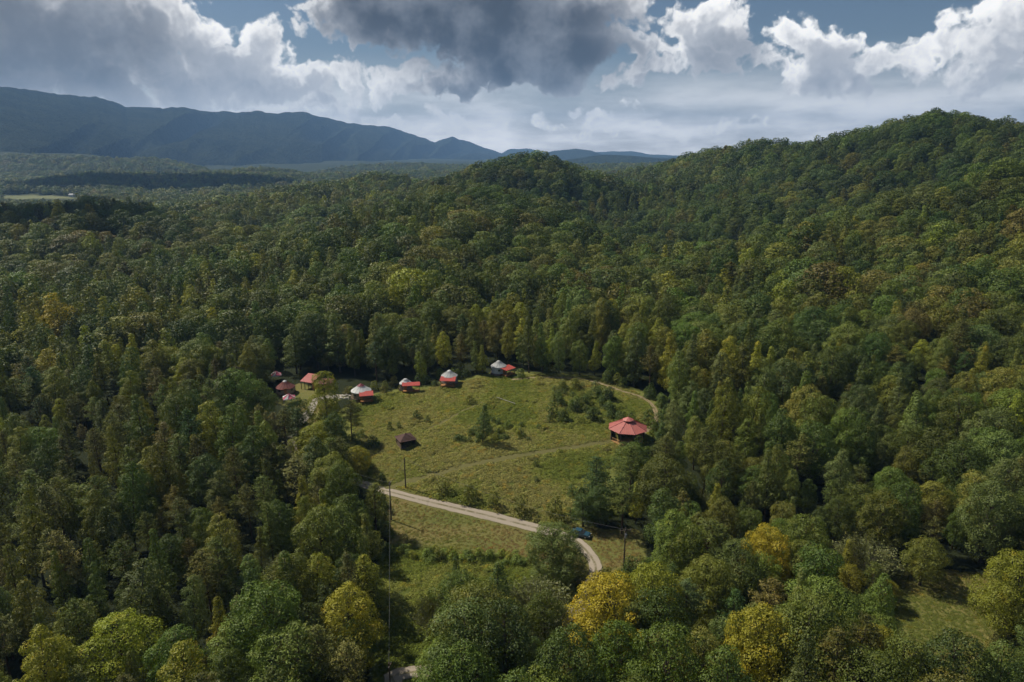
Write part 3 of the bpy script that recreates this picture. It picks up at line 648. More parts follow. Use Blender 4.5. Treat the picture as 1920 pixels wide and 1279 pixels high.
def scatter(r0, r1, s, seed):
    X, Y = candidates(r0, r1, s, seed); rg = np.random.default_rng(seed + 1); n = len(X)
    Z = height(X, Y); px, py = project(X, Y, Z + 8)
    ok = np.ones(n, bool)
    if r0 < 2500:
        for P in ALLPOLY:
            c = P.mean(0); ext = np.abs(P - c).max() * 1.5 + 20; sel = np.where((np.abs(X - c[0]) < ext) & (np.abs(Y - c[1]) < ext))[0]
            if len(sel): ok[sel] &= poly_dist(X[sel], Y[sel], P) > (5.5 if P is WPOLY['lawn_2'] else 2.2)
    near = np.hypot(X, Y) < 330
    ok[near] &= line_dist(X[near], Y[near], LANE_L) > 3.6
    ok[near] &= line_dist(X[near], Y[near], GLADE_L) > 3.2
    stand = fbm(X / 60, Y / 60, 3, 41); r = np.hypot(X, Y)
    pz = np.where((px < 720) & (py > 720), .58, np.where((px > 1080) & (px < 1650) & (py > 830), .38, .13)) + (stand - .5) * .7
    u = rg.uniform(size=n); v = rg.uniform(size=n)
    oakp = np.clip(np.where(r < 260, .34, .44) + (fbm(X / 90, Y / 90, 3, 61) - .5) * 2.2 + np.clip((Z - 18) / 60, 0, .45), .1, .95)
    kind = np.where(u < pz, 'pine', np.where(v < oakp, 'oak', 'poplar'))
    H = np.where(kind == 'pine', 14.5, np.where(kind == 'oak', 15.5, 17.0)) * np.where(r < 230, rg.uniform(.62, 1.22, n), rg.uniform(.62, 1.38, n)) * (0.95 + .5 * (fbm(X / 40, Y / 40, 2, 71) - .5))
    wsc = np.where(r < 230, rg.uniform(.80, 1.12, n), rg.uniform(.72, 1.42, n))
    half = np.where(kind == 'oak', 5.2, 3.3) * wsc * H / 15
    # do not stand between the camera and what the photograph shows open
    for fh, fw in ((.99, 0), (.85, .45), (.85, -.45), (.62, 1), (.62, -1), (.62, 0), (.36, .9), (.36, -.9), (.36, 0), (.1, 0)):
        sel = np.where(ok & (r < 2600))[0]
        qx, qy = project(X[sel] + fw * half[sel], Y[sel], Z[sel] + H[sel] * fh)
        for P in (KEEP if r0 < 330 else KEEPF):
            ok[sel] &= ~in_poly(qx, qy, P)
    for bx, by in LIT:                    # nor keep the sun off the roofs and lawns that lie in it
        dx, dy = X - bx, Y - by; sd = math.hypot(SUN.x, SUN.y); al = (dx * SUN.x + dy * SUN.y) / sd; ac = np.abs(dx * SUN.y - dy * SUN.x) / sd
        ok &= ~((al > -1) & (al < 40) & (ac < half * .8 + 1.2) & (Z + H > gz(bx, by) + 1.0 + al * math.tan(SUN_EL)))
    slope = np.where((r > 450) & (r < 1500) & (px > 900), -.22, np.where((X > 70) & (r > 190) & (r < 440), .08, 0))   # light put into leaf tint: shaded far slopes darker, sunlit near spur yellower
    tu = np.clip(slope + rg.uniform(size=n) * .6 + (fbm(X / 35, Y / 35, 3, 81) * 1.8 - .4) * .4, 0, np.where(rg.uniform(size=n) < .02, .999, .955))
    rot = rg.uniform(0, 6.283, n); jit = rg.uniform(.85, 1.18, (n, 3)) ** np.array([.8, .3, .8]); br = rg.uniform(.62, 1.35, n)
    for i in np.where(ok)[0]:
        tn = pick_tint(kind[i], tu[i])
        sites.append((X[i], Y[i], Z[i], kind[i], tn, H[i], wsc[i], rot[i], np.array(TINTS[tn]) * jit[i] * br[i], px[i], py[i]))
scatter(48, 230, 6.1, 100); scatter(230, 420, 7.3, 200); scatter(420, 900, 8.8, 300); scatter(900, 1700, 10.0, 400); scatter(1700, 3600, 15, 500)
print('sites', len(sites))

# ---- stuff: the far woods as instances on points
def scatter_object(name, label, pts, protos, kindtag='stuff'):
    """pts: list of (x,y,z,rot,sx,sz,tint,idx); protos: list of meshes, picked by idx"""
    coll = bpy.data.collections.new(name + '_sources')
    for k, me in enumerate(protos): coll.objects.link(bpy.data.objects.new('%s_src_%02d' % (name, k), me))
    me = bpy.data.meshes.new(name); n = len(pts); me.vertices.add(n)
    me.vertices.foreach_set('co', np.array([p[:3] for p in pts], np.float32).ravel())
    def av(nm, typ, dat, key): a = me.attributes.new(nm, typ, 'POINT'); a.data.foreach_set(key, np.ascontiguousarray(dat).ravel())
    av('rotz', 'FLOAT_VECTOR', np.array([(0, 0, p[3]) for p in pts], np.float32), 'vector')
    av('scl', 'FLOAT_VECTOR', np.array([(p[4], p[4], p[5]) for p in pts], np.float32), 'vector')
    av('tint', 'FLOAT_VECTOR', np.array([p[6] for p in pts], np.float32), 'vector')
    av('pick', 'INT', np.array([p[7] for p in pts], np.int32), 'value')
    o = link(name, me, kind=kindtag, label=label)
    g = bpy.data.node_groups.new(name, 'GeometryNodeTree')
    g.interface.new_socket('Geometry', in_out='INPUT', socket_type='NodeSocketGeometry'); g.interface.new_socket('Geometry', in_out='OUTPUT', socket_type='NodeSocketGeometry')
    t = NT(g); gi = t.node('NodeGroupInput'); go = t.node('NodeGroupOutput')
    iop = t.node('GeometryNodeInstanceOnPoints'); ci = t.node('GeometryNodeCollectionInfo'); ci.inputs['Collection'].default_value = coll
    ci.inputs['Separate Children'].default_value = True; ci.inputs['Reset Children'].default_value = True
    def na(nm, typ): q = t.node('GeometryNodeInputNamedAttribute', data_type=typ); q.inputs['Name'].default_value = nm; return q.outputs[0]
    t.link(gi.outputs[0], iop.inputs['Points']); t.link(ci.outputs[0], iop.inputs['Instance']); iop.inputs['Pick Instance'].default_value = True
    t.link(na('pick', 'INT'), iop.inputs['Instance Index'])
    e = t.node('FunctionNodeEulerToRotation'); t.link(na('rotz', 'FLOAT_VECTOR'), e.inputs[0]); t.link(e.outputs[0], iop.inputs['Rotation'])
    t.link(na('scl', 'FLOAT_VECTOR'), iop.inputs['Scale'])
    t.link(iop.outputs[0], go.inputs[0])
    md = o.modifiers.new('scatter', 'NODES'); md.node_group = g
    return o
rg = np.random.default_rng(5)
# individuals: the trees that show largest
def seen_size(s):
    px, py = project(s[0], s[1], s[2] + s[5] * .7)
    if not (-20 < px < 1940 and -10 < py < 1295): return 0
    return s[5] / math.hypot(s[0], s[1])
order = sorted(range(len(sites)), key=lambda i: -seen_size(sites[i]))
quota = {'pine': 190, 'broadleaf': 225}; single = []; rest = []
for i in order:
    k = 'pine' if sites[i][3] == 'pine' else 'broadleaf'
    if quota[k] > 0 and seen_size(sites[i]) > 0: quota[k] -= 1; single.append(i)
    else: rest.append(i)
protos_idx = {}
near_m = []; 
for kd in ('poplar', 'oak', 'pine'):
    protos_idx['n', kd] = []
    for k, T in enumerate(PROTO[kd]): protos_idx['n', kd].append(len(near_m)); near_m.append(joined('wood_n_%s%d' % (kd, k), T))
for lst, tag_ in ((MID, 'm'), (FARP, 'f')):
    for kd, me in lst: protos_idx.setdefault((tag_, kd), []).append(len(near_m)); near_m.append(me)
lots = {'broadleaf_forest': [], 'pine_forest': []}
for i in rest:
    x, y, z, kd, tn, H, w, rot, tint, px, py = sites[i]; r = math.hypot(x, y)
    lod = 'n' if r < 260 else ('m' if r < 780 else 'f'); ids = protos_idx[lod, kd]; k = ids[int(rg.integers(len(ids)))]
    s = H / 15; grow = 1.0 if r < 230 else (1.12 if r < 420 else (1.22 if r < 900 else (1.4 if r < 1700 else 1.8)))
    if r > 1700: s *= 1.12
    lots['pine_forest' if kd == 'pine' else 'broadleaf_forest'].append((x, y, z - .1, rot, s * w * grow, s, tint, k))
scatter_object('broadleaf_forest', 'dense green broadleaf forest covering the hills and valley', lots['broadleaf_forest'], near_m)
scatter_object('pine_forest', 'darker pines mixed through the forest on the hills and flats', lots['pine_forest'], near_m)
print('forest', {k: len(v) for k, v in lots.items()}, 'single', len(single))
placed = []     # (root, px, py, kindword, tint word)
def tree(kind, variant, loc, H, W, rot, tint, tn, name=None, label=None, ref=15.0, category='tree', group=None):
    T = PROTO[kind][variant % len(PROTO[kind])]
    o = link(name or ('pine_tree' if kind == 'pine' else 'broadleaf_tree'), None, loc=loc, rz=rot); o.scale = (W, W, H / ref); o['category'] = category
    link('trunk', T['trunk'], o); c = link('crown', T['crown'], o); c['tint'] = [float(v) for v in tint]
    if label: o['label'] = label
    if group: o['group'] = group
    return o
for i in single:
    x, y, z, kd, tn, H, w, rot, tint, px, py = sites[i]
    o = tree(kd, int(rg.integers(4)), (x, y, z - .1), H, H / 15 * w, rot, tint, tn)
    placed.append((o, *project(x, y, z + H * .65), 'pine' if kd == 'pine' else ('round-crowned tree' if kd == 'oak' else 'tall leafy tree'), tn))

# ================================================================== buildings and things
class MB:
    def __init__(s): s.v = []; s.f = []
    def add(s, V, F):
        o = len(s.v); s.v += [tuple(map(float, v)) for v in V]; s.f += [tuple(i + o for i in f) for f in F]; return s
    def box(s, c, d, rz=0.0, tilt=None):
        q = []
        for sx, sy, sz in ((-1, -1, -1), (1, -1, -1), (1, 1, -1), (-1, 1, -1), (-1, -1, 1), (1, -1, 1), (1, 1, 1), (-1, 1, 1)):
            p = Vector((sx * d[0] / 2, sy * d[1] / 2, sz * d[2] / 2))
            if tilt: p = Matrix.Rotation(tilt[1], 3, tilt[0]) @ p
            p = Matrix.Rotation(rz, 3, 'Z') @ p; q.append(p + Vector(c))
        return s.add(q, [(3, 2, 1, 0), (4, 5, 6, 7), (0, 1, 5, 4), (1, 2, 6, 5), (2, 3, 7, 6), (3, 0, 4, 7)])
    def ring(s, prof, n=24, c=(0, 0, 0), close=True, rot=0.0):      # lathe of (radius, z)
        V = []; F = []
        for r, z in prof:
            for k in range(n): a = rot + 2 * math.pi * k / n; V.append((c[0] + r * math.cos(a), c[1] + r * math.sin(a), c[2] + z))
        for i in range(len(prof) - 1):
            for k in range(n): F.append((i * n + k, i * n + (k + 1) % n, (i + 1) * n + (k + 1) % n, (i + 1) * n + k))
        if close: F.append(tuple(range(n - 1, -1, -1))); F.append(tuple((len(prof) - 1) * n + k for k in range(n)))
        return s.add(V, F)
    def bar(s, a, b, r, n=6):
        V, F = tube([a, b], [r, r], n); F = [tuple(f) for f in F] + [tuple(range(n)), tuple(range(2 * n - 1, n - 1, -1))]; return s.add(V, F)
    def poly(s, pts, th):                                          # thin slab hung from a polygon (downwards)
        n = len(pts); P = [Vector(p) for p in pts]; Q = [p - Vector((0, 0, th)) for p in P]
        return s.add(P + Q, [tuple(range(n)), tuple(range(2 * n - 1, n - 1, -1))] + [(i, i + n, (i + 1) % n + n, (i + 1) % n) for i in range(n)])
    def build(s, name, mat, parent=None, smooth=False, **props):
        me = bpy.data.meshes.new(name); me.from_pydata(s.v, [], s.f); me.materials.append(mat); me.update()
        bm = bmesh.new(); bm.from_mesh(me); bmesh.ops.recalc_face_normals(bm, faces=bm.faces); bm.to_mesh(me); bm.free()
        if smooth: me.polygons.foreach_set('use_smooth', [True] * len(me.polygons))
        return link(name, me, parent, **props)
def thing(name, label, cat, loc, rz=0.0, group=None):
    o = link(name, None, loc=loc, rz=rz); o['label'] = label; o['category'] = cat
    if group: o['group'] = group
    return o
def metal_roof(name, col, ribs=9.0):
    m, t, out = new_mat(name); p = t.node('ShaderNodeBsdfPrincipled'); tc = t.node('ShaderNodeTexCoord')
    nz = t.noise(tc.outputs['Object'], 1.3, 5, .65).outputs[0]
    t.put(p.inputs['Base Color'], t.mix(t.smooth(nz, .35, .75), C4(col), C4([c * .78 + .02 for c in col])))
    p.inputs['Roughness'].default_value = .42; p.inputs['Specular IOR Level'].default_value = .5
    t.link(p.outputs[0], out.inputs[0]); return m
M_RED = metal_roof('red_metal', (.46, .075, .055)); M_REDP = metal_roof('rose_metal', (.52, .16, .13))
M_CANVAS = simple('grey_canvas', (.46, .46, .44), .85, .2, var=.12, scale=1.2); M_WHITE = simple('pale_canvas', (.62, .62, .60), .8, .25, var=.1, scale=1.2)
M_TAN = simple('tan_canvas', (.30, .24, .17), .9, .15, var=.15); M_MAROON = simple('maroon_canvas', (.20, .075, .065), .8, .2, var=.15); M_WALLG = simple('grey_wall_canvas', (.24, .245, .24), .9, .15, var=.12)
M_DKRED = simple('dark_red_vinyl', (.19, .035, .05), .6, .3); M_PINK = simple('pink_fabric', (.42, .10, .15), .85, .2); M_WOOD = simple('orange_wood', (.36, .17, .06), .75, .25, var=.25, scale=4)
M_TIMBER = simple('weathered_timber', (.13, .095, .065), .9, .15, var=.3, scale=5); M_BROWN = simple('brown_shingle', (.095, .055, .045), .85, .2, var=.25, scale=3); M_DARK = simple('dark_opening', (.012, .012, .014), .6, .3)
M_GLASS = simple('window_film', (.05, .06, .07), .15, .6); M_POLE = simple('utility_pole_wood', (.105, .08, .06), .9, .1, var=.3, scale=2); M_STEEL = simple('grey_steel', (.34, .35, .36), .45, .5, metal=.6); M_WIRE = simple('wire', (.12, .12, .12), .5, .4)
M_TANW = simple('tan_boards', (.44, .25, .10), .75, .25, var=.2, scale=4); M_STONE = simple('pale_stone', (.42, .39, .33), .9, .2, var=.3, scale=1.5)
def yurt(px, py, rad, wh, rh, label, roofm, capm, wallm, face, porch=None, wedges=None):
    x, y = hit(px, py); z = gz(x, y); o = thing('yurt', label, 'yurt', (x, y, z), face)
    R_ = rad; d0 = .7
    MB().ring([(R_ + .35, -.9), (R_ + .35, d0)], 20).build('deck', M_TIMBER, o)
    w = MB().ring([(R_, d0 + .003), (R_, d0 + wh)], 28).build('wall', wallm, o)
    for k in range(14):
        a = 2 * math.pi * (k + .5) / 14; MB().box((math.cos(a) * (R_ + .01), math.sin(a) * (R_ + .01), d0 + wh / 2), (.06, .09, wh - .02), a).build('wall_seam', wallm, w)
    eave = d0 + wh
    MB().ring([(R_ + .16, eave - .22), (R_ + .18, eave), (R_ * .52, eave + rh * .52), (.55, eave + rh * .93)], 28).build('roof', roofm, o)
    for k in range(14):
        a = 2 * math.pi * k / 14; MB().bar((math.cos(a) * (R_ + .16), math.sin(a) * (R_ + .16), eave + .012), (math.cos(a) * .55, math.sin(a) * .55, eave + rh * .95), .035, 4).build('roof_seam', roofm, o)
    MB().ring([(.72 if capm is not M_DKRED else 1.15, eave + rh * (.86 if capm is not M_DKRED else .74)), (.55, eave + rh * .98), (.12, eave + rh * 1.12)], 16).build('roof_cap', capm, o)
    dr = MB().box((0, -R_ - .02, d0 + 1.0), (.95, .10, 2.0)).build('door', M_WOOD, o); MB().box((.33, -R_ - .10, d0 + 1.0), (.06, .05, .14)).build('handle', M_STEEL, dr)
    for a in (-2.3, -.85, .5, 2.6):
        wd = MB().box((math.cos(a) * (R_ + .02), math.sin(a) * (R_ + .02), d0 + 1.25), (.07, .9, .8), a).build('window', M_GLASS, o)
        MB().box((math.cos(a) * (R_ + .05), math.sin(a) * (R_ + .05), d0 + 1.68), (.06, 1.0, .07), a).build('window_flap', M_WHITE, wd)
    if porch:
        cx, wdt, dep, ztop, drop, side = porch
        # porch roof: slab sloping away from the wall, over a little deck
        y0 = -R_ + .75; y1 = -R_ - dep; zt = d0 + ztop
        rf = MB().poly([(cx - wdt / 2, y1, zt - drop), (cx + wdt / 2, y1, zt - drop), (cx + wdt / 2, y0, zt), (cx - wdt / 2, y0, zt)], .09).build('porch_roof', M_RED, o)
        n = int(wdt / .55)
        for k in range(n + 1):
            xx = cx - wdt / 2 + wdt * k / n; MB().bar((xx, y1, zt - drop + .02), (xx, y0, zt + .02), .035, 4).build('rib', M_RED, rf)
        MB().box((cx, (y1 - R_) / 2 - .1, d0 - .13), (wdt - .3, dep - .1, .2)).build('porch_floor', M_WOOD, o)
        for xx in (cx - wdt / 2 + .2, cx + wdt / 2 - .2):
            MB().box((xx, y1 + .22, (zt - drop - 1.0) / 2 - .05), (.13, .13, zt - drop + 1.0)).build('post', M_TIMBER, o)
        rl = MB().box((cx, y1 + .22, d0 + .85), (wdt - .5, .07, .09)).build('railing', M_WOOD, o)
        for k in range(7): MB().box((cx - wdt / 2 + .4 + (wdt - .8) * k / 6, y1 + .22, d0 + .38), (.05, .05, .85)).build('baluster', M_WOOD, rl)
    return o
ROOFS = []
yurt(678, 747, 2.95, 2.0, 1.95, 'white-roofed yurt with dark red cap and red porch, left end of the field', M_WHITE, M_DKRED, M_TAN, R(14), (1.4, 4.2, 1.9, 2.35, .65, 0))
yurt(761, 731, 1.8, 1.7, 1.3, 'small grey yurt half hidden behind a long red awning', M_WHITE, M_CANVAS, M_WALLG, R(8), (1.7, 5.6, 1.6, 2.2, .45, 0))
yurt(843, 719, 2.45, 2.1, 1.6, 'grey-roofed yurt with red porch across its front and orange deck', M_CANVAS, M_WHITE, M_WALLG, R(-4), (0, 4.9, 1.9, 2.25, .7, 0))
yurt(935, 701, 2.45, 2.2, 1.6, 'grey cylindrical yurt with red porch to its right, highest on the field', M_CANVAS, M_CANVAS, simple('silver_wall', (.40, .41, .42), .7, .3, var=.1), R(48), (.8, 4.6, 2.4, 2.2, .45, 0))
yurt(536, 738, 2.9, 1.7, 2.0, 'maroon-roofed yurt with tan walls among trees on the left', M_MAROON, M_WHITE, M_TAN, R(20))
def tent(px, py, label, w=3.2):
    x, y = hit(px, py); o = thing('canopy_tent', label, 'tent', (x, y, gz(x, y)), R(20)); h = 2.1; e = w / 2
    for sx in (-1, 1):
        for sy in (-1, 1): MB().bar((sx * e * .93, sy * e * .93, -.3), (sx * e * .93, sy * e * .93, h), .035).build('leg', M_STEEL, o)
    cs = [(-e, -e), (e, -e), (e, e), (-e, e)]
    rf = MB().ring([(e * 1.414, h), (e * .72, h + .42), (.10, h + 1.25)], 4, rot=R(45)).build('canopy', M_PINK, o)
    for k in range(4):
        a, b = cs[k], cs[(k + 1) % 4]; m = ((a[0] + b[0]) / 2, (a[1] + b[1]) / 2)
        MB().poly([(a[0] * .86 + m[0] * .14, a[1] * .86 + m[1] * .14, h + .03), (m[0] * .8 + a[0] * .2, m[1] * .8 + a[1] * .2, h + .03), (m[0] * .1 + a[0] * .03, m[1] * .1 + a[1] * .03, h + 1.16)], .012).build('white_panel', M_WHITE, rf)
        MB().box((m[0], m[1], h - .12), (w, .02, .24) if k % 2 == 0 else (.02, w, .24)).build('valance', M_WHITE, rf)
tent(519, 713, 'small pink and white canopy tent at the dark wood edge, farthest left'); tent(543, 757, 'pink and white pointed canopy tent in front of the maroon yurt', 3.7)
def red_shed():
    x, y = hit(583, 726); o = thing('shed', 'long open shed with bright red sloping roof behind the tall roadside tree', 'shed', (x, y, gz(x, y)), R(-24))
    rf = MB().poly([(-2.4, -2.3, 2.5), (2.6, -2.3, 2.5), (2.6, 2.1, 4.0), (-2.4, 2.1, 4.0)], .1).build('roof', M_RED, o)
    for k in range(10): xx = -2.4 + 5.0 * k / 9; MB().bar((xx, -2.3, 2.52), (xx, 2.1, 4.02), .035, 4).build('rib', M_RED, rf)
    MB().box((.1, 1.75, 1.6), (4.6, .15, 4.0)).build('back_wall', M_TIMBER, o)
    MB().box((2.35, -.2, 1.1), (.15, 3.6, 2.9)).build('side_wall', M_TANW, o)
    for xx in (-2.2, -.7, .8, 2.3): MB().box((xx, -2.05, 1.0), (.16, .16, 2.85)).build('post', M_TIMBER, o)
    x, y = hit(612, 730); o = thing('shed', 'low red-roofed outbuilding glimpsed through leaves left of the white-roofed yurt', 'shed', (x, y, gz(x, y)), R(-10))
    MB().poly([(-2.2, -1.6, 2.3), (2.2, -1.6, 2.3), (2.2, 1.6, 3.2), (-2.2, 1.6, 3.2)], .1).build('roof', M_DKRED, o)
    MB().box((0, .15, .95), (3.9, 2.6, 2.6)).build('wall', M_TANW, o); MB().box((-.7, -1.17, .95), (.9, .06, 1.9)).build('door', M_TIMBER, o)
red_shed()
def gazebo():
    x, y = hit(761, 834); o = thing('gazebo', 'brown hip-roofed open shelter standing alone on the field slope', 'gazebo', (x, y, gz(x, y) - .1), R(28)); e = 2.0; h = 2.1
    for k in range(4):
        a0 = R(45 + 90 * k); a1 = R(135 + 90 * k); r = (e + .35) * 1.414
        P0 = Vector((r * math.cos(a0), r * math.sin(a0), h)); P1 = Vector((r * math.cos(a1), r * math.sin(a1), h)); T = Vector((0, 0, h + 1.35))
        pn = MB().poly([P0, P1, T], .07).build('roof_panel', M_BROWN, o)
        for q in range(1, 6):
            f = q / 6; MB().bar(P0.lerp(T, f) + Vector((0, 0, .015)), P1.lerp(T, f) + Vector((0, 0, .015)), .022, 4).build('shingle_course', M_BROWN, pn)
        MB().box((e * math.copysign(1, math.cos(a0)) * .98, e * math.copysign(1, math.sin(a0)) * .98, h / 2 - .2), (.17, .17, h + .4)).build('post', M_TIMBER, o)
    MB().ring([(.12, h + 1.3), (.05, h + 1.55)], 8).build('finial', M_BROWN, o)
    MB().box((0, 0, .1), (4.1, 4.1, .25)).build('floor', M_TIMBER, o)
    MB().box((0, e * .95, 1.0), (3.8, .08, 1.7)).build('back_wall', M_TIMBER, o); MB().box((e * .95, 0, 1.0), (.08, 3.6, 1.7)).build('side_wall', M_TIMBER, o)
    MB().box((-e * .95, 0, .65), (.08, 3.6, .9)).build('half_wall', M_TIMBER, o)
    c = thing('garden_chair', 'small white chair beside the open brown shelter', 'chair', (*(hit(748, 835)), 0), R(30)); c.location.z = gz(c.location.x, c.location.y)
    MB().box((0, 0, .42), (.5, .5, .06)).build('seat', M_WHITE, c); MB().box((0, .25, .75), (.5, .06, .6)).build('backrest', M_WHITE, c)
    for sx in (-.2, .2):
        for sy in (-.2, .2): MB().box((sx, sy, .17), (.05, .05, .44)).build('leg', M_WHITE, c)
gazebo()
def pavilion():
    x, y = hit(1176, 823); o = thing('pavilion', 'octagonal pavilion with big red metal roof and cupola at right of field', 'pavilion', (x, y, gz(x, y) + .1), R(12)); r = 5.4; h = 3.3; rise = 2.25; n = 8
    for k in range(n):
        a0 = 2 * math.pi * k / n; a1 = 2 * math.pi * (k + 1) / n; c0, s0, c1, s1 = math.cos(a0), math.sin(a0), math.cos(a1), math.sin(a1); ri = 1.0
        B0 = Vector((r * c0, r * s0, h)); B1 = Vector((r * c1, r * s1, h)); T0 = Vector((ri * c0, ri * s0, h + rise * .82)); T1 = Vector((ri * c1, ri * s1, h + rise * .82))
        pn = MB().poly([B0, B1, T1, T0], .06).build('roof_panel', M_REDP, o)
        nn = (B1 - B0).cross(T0 - B0).normalized()
        for q in range(1, 8):                     # standing ribs run up the slope
            f = q / 8; b = B0.lerp(B1, f); up = ((T0 + T1) / 2 - (B0 + B1) / 2)
            # length until the rib meets the hip
            g = 1.0 if abs(f - .5) < ri / r / 2 else (1 - abs(2 * f - 1)) / (1 - ri / r)
            MB().bar(b + nn * .02, b + up * min(1, g) + nn * .02, .035, 4).build('rib', M_REDP, pn)
        MB().bar(B0 + Vector((0, 0, .03)), T0 + Vector((0, 0, .03)), .06, 5).build('hip_cap', M_DKRED, o)
        u0 = Vector((1.55 * c0, 1.55 * s0, h + rise * .98)); u1 = Vector((1.55 * c1, 1.55 * s1, h + rise * .98)); MB().poly([u0, u1, Vector((0, 0, h + rise * 1.32))], .05).build('cupola_panel', M_REDP, o)
        MB().box((.92 * c0, .92 * s0, h + rise * .88), (.1, .1, .42), a0).build('cupola_post', M_TIMBER, o)
        MB().box((r * .86 * c0, r * .86 * s0, h / 2 - .5), (.24, .24, h + 1.0 - .1), a0).build('post', M_TIMBER, o)
        m = (a0 + a1) / 2; L = 2 * r * .86 * math.sin(math.pi / n)
        MB().box((r * .795 * math.cos(m), r * .795 * math.sin(m), h - .22), (.14, L - .26, .24), m).build('beam', M_TIMBER, o)
        if k in (0, 1, 2, 3):                     # boarded back
            w = MB().box((r * .79 * math.cos(m), r * .79 * math.sin(m), 1.0), (.06, L - .3, 1.9), m).build('board_wall', M_TANW, o)
            for q in range(5): MB().box((r * .785 * math.cos(m) , r * .785 * math.sin(m), .2 + q * .38), (.10, L - .34, .30), m).build('board', M_TANW, w)
        else:
            w = MB().box((r * .79 * math.cos(m), r * .79 * math.sin(m), .9), (.07, L - .3, .09), m).build('railing', M_TANW, o)
            for q in range(-2, 3): MB().box((r * .79 * math.cos(m) - math.sin(m) * q * .6, r * .79 * math.sin(m) + math.cos(m) * q * .6, .48), (.05, .05, .75), m).build('baluster', M_TANW, w)
    MB().ring([(r * .9, -1.6), (r * .9, .1)], 8).build('floor', M_TANW, o)
    MB().ring([(.06, h + rise * 1.28), (.03, h + rise * 1.55)], 6).build('finial', M_DKRED, o)
pavilion()
def sight(px, py, h):        # base of something whose top, h metres up, is seen at this pixel
    x, y = hit(px, py, h); return x, y, gz(x, y)
def pole(px, py, h, label, arm=1.8, rz=0.0, transformer=False, top=True):
    x, y, z = sight(px, py, h); o = thing('utility_pole', label, 'pole', (x, y, z), rz)
    MB().ring([(.17, -1.0), (.15, h * .5), (.11, h)], 8).build('shaft', M_POLE, o)
    if arm:
        a = MB().box((0, -.14, h - .45), (arm, .12, .12)).build('crossarm', M_POLE, o)
        for xx in (-arm * .45, 0, arm * .45): MB().ring([(.05, h - .385), (.07, h - .28), (.03, h - .2)], 6, (xx, -.14, 0)).build('insulator', M_STEEL, a)
    if transformer:
        tr = MB().ring([(.2, h - 2.0), (.24, h - 1.9), (.24, h - 1.1), (.1, h - 1.0)], 10, (.0, -.42, 0)).build('transformer', M_STEEL, o); MB().ring([(.04, h - 1.0), (.04, h - .8)], 6, (0, -.42, 0)).build('bushing', M_STEEL, tr)
    return Vector((x, y, z + h))
pA = pole(730, 903, 9.5, 'wooden utility pole on the lawn beside the gravel lane', 1.2, R(75)); pB = pole(758, 858, 8.0, 'slim leaning service pole at the foot of the field below the brown shelter', 0)
pC = pole(729, 1243, 10.0, 'nearest utility pole rising from below at the bottom edge', 1.2, R(80)); pD = pole(1173, 990, 9.0, 'wooden utility pole with crossarm on the right of the lane junction', 2.4, R(10), True)
x_, y_, z_ = sight(622, 862, 9.0); pE = Vector((x_, y_, z_ + 9.0)); pE = pole(600, 852, 9.5, 'utility pole hidden among the roadside trees at the lane bend', 1.2, R(40))
def wire(a, b, sag, label, off=(0, 0, 0)):
    a = a + Vector(off); b = b + Vector(off); P = [a.lerp(b, t) - Vector((0, 0, sag * 4 * t * (1 - t))) for t in np.linspace(0, 1, 22)]
    V, F = tube([tuple(p) for p in P], [.022] * 22, 4); o = MB().add(V, [tuple(f) for f in F]).build('power_line', M_WIRE); o['label'] = label; o['category'] = 'wire'
wire(pA, pC, 1.6, 'power line hanging from the lawn pole toward the bottom edge', (0, 0, -.2)); wire(pA, pE, 1.0, 'power line running left from the lawn pole into the trees', (0, 0, -.2))
wire(pA, pB, .5, 'short service line between the lawn pole and the slim field pole', (0, 0, -.3)); wire(pB, pD, 2.0, 'long thin line from the field pole to the crossarm pole on the right', (0, 0, -.3))
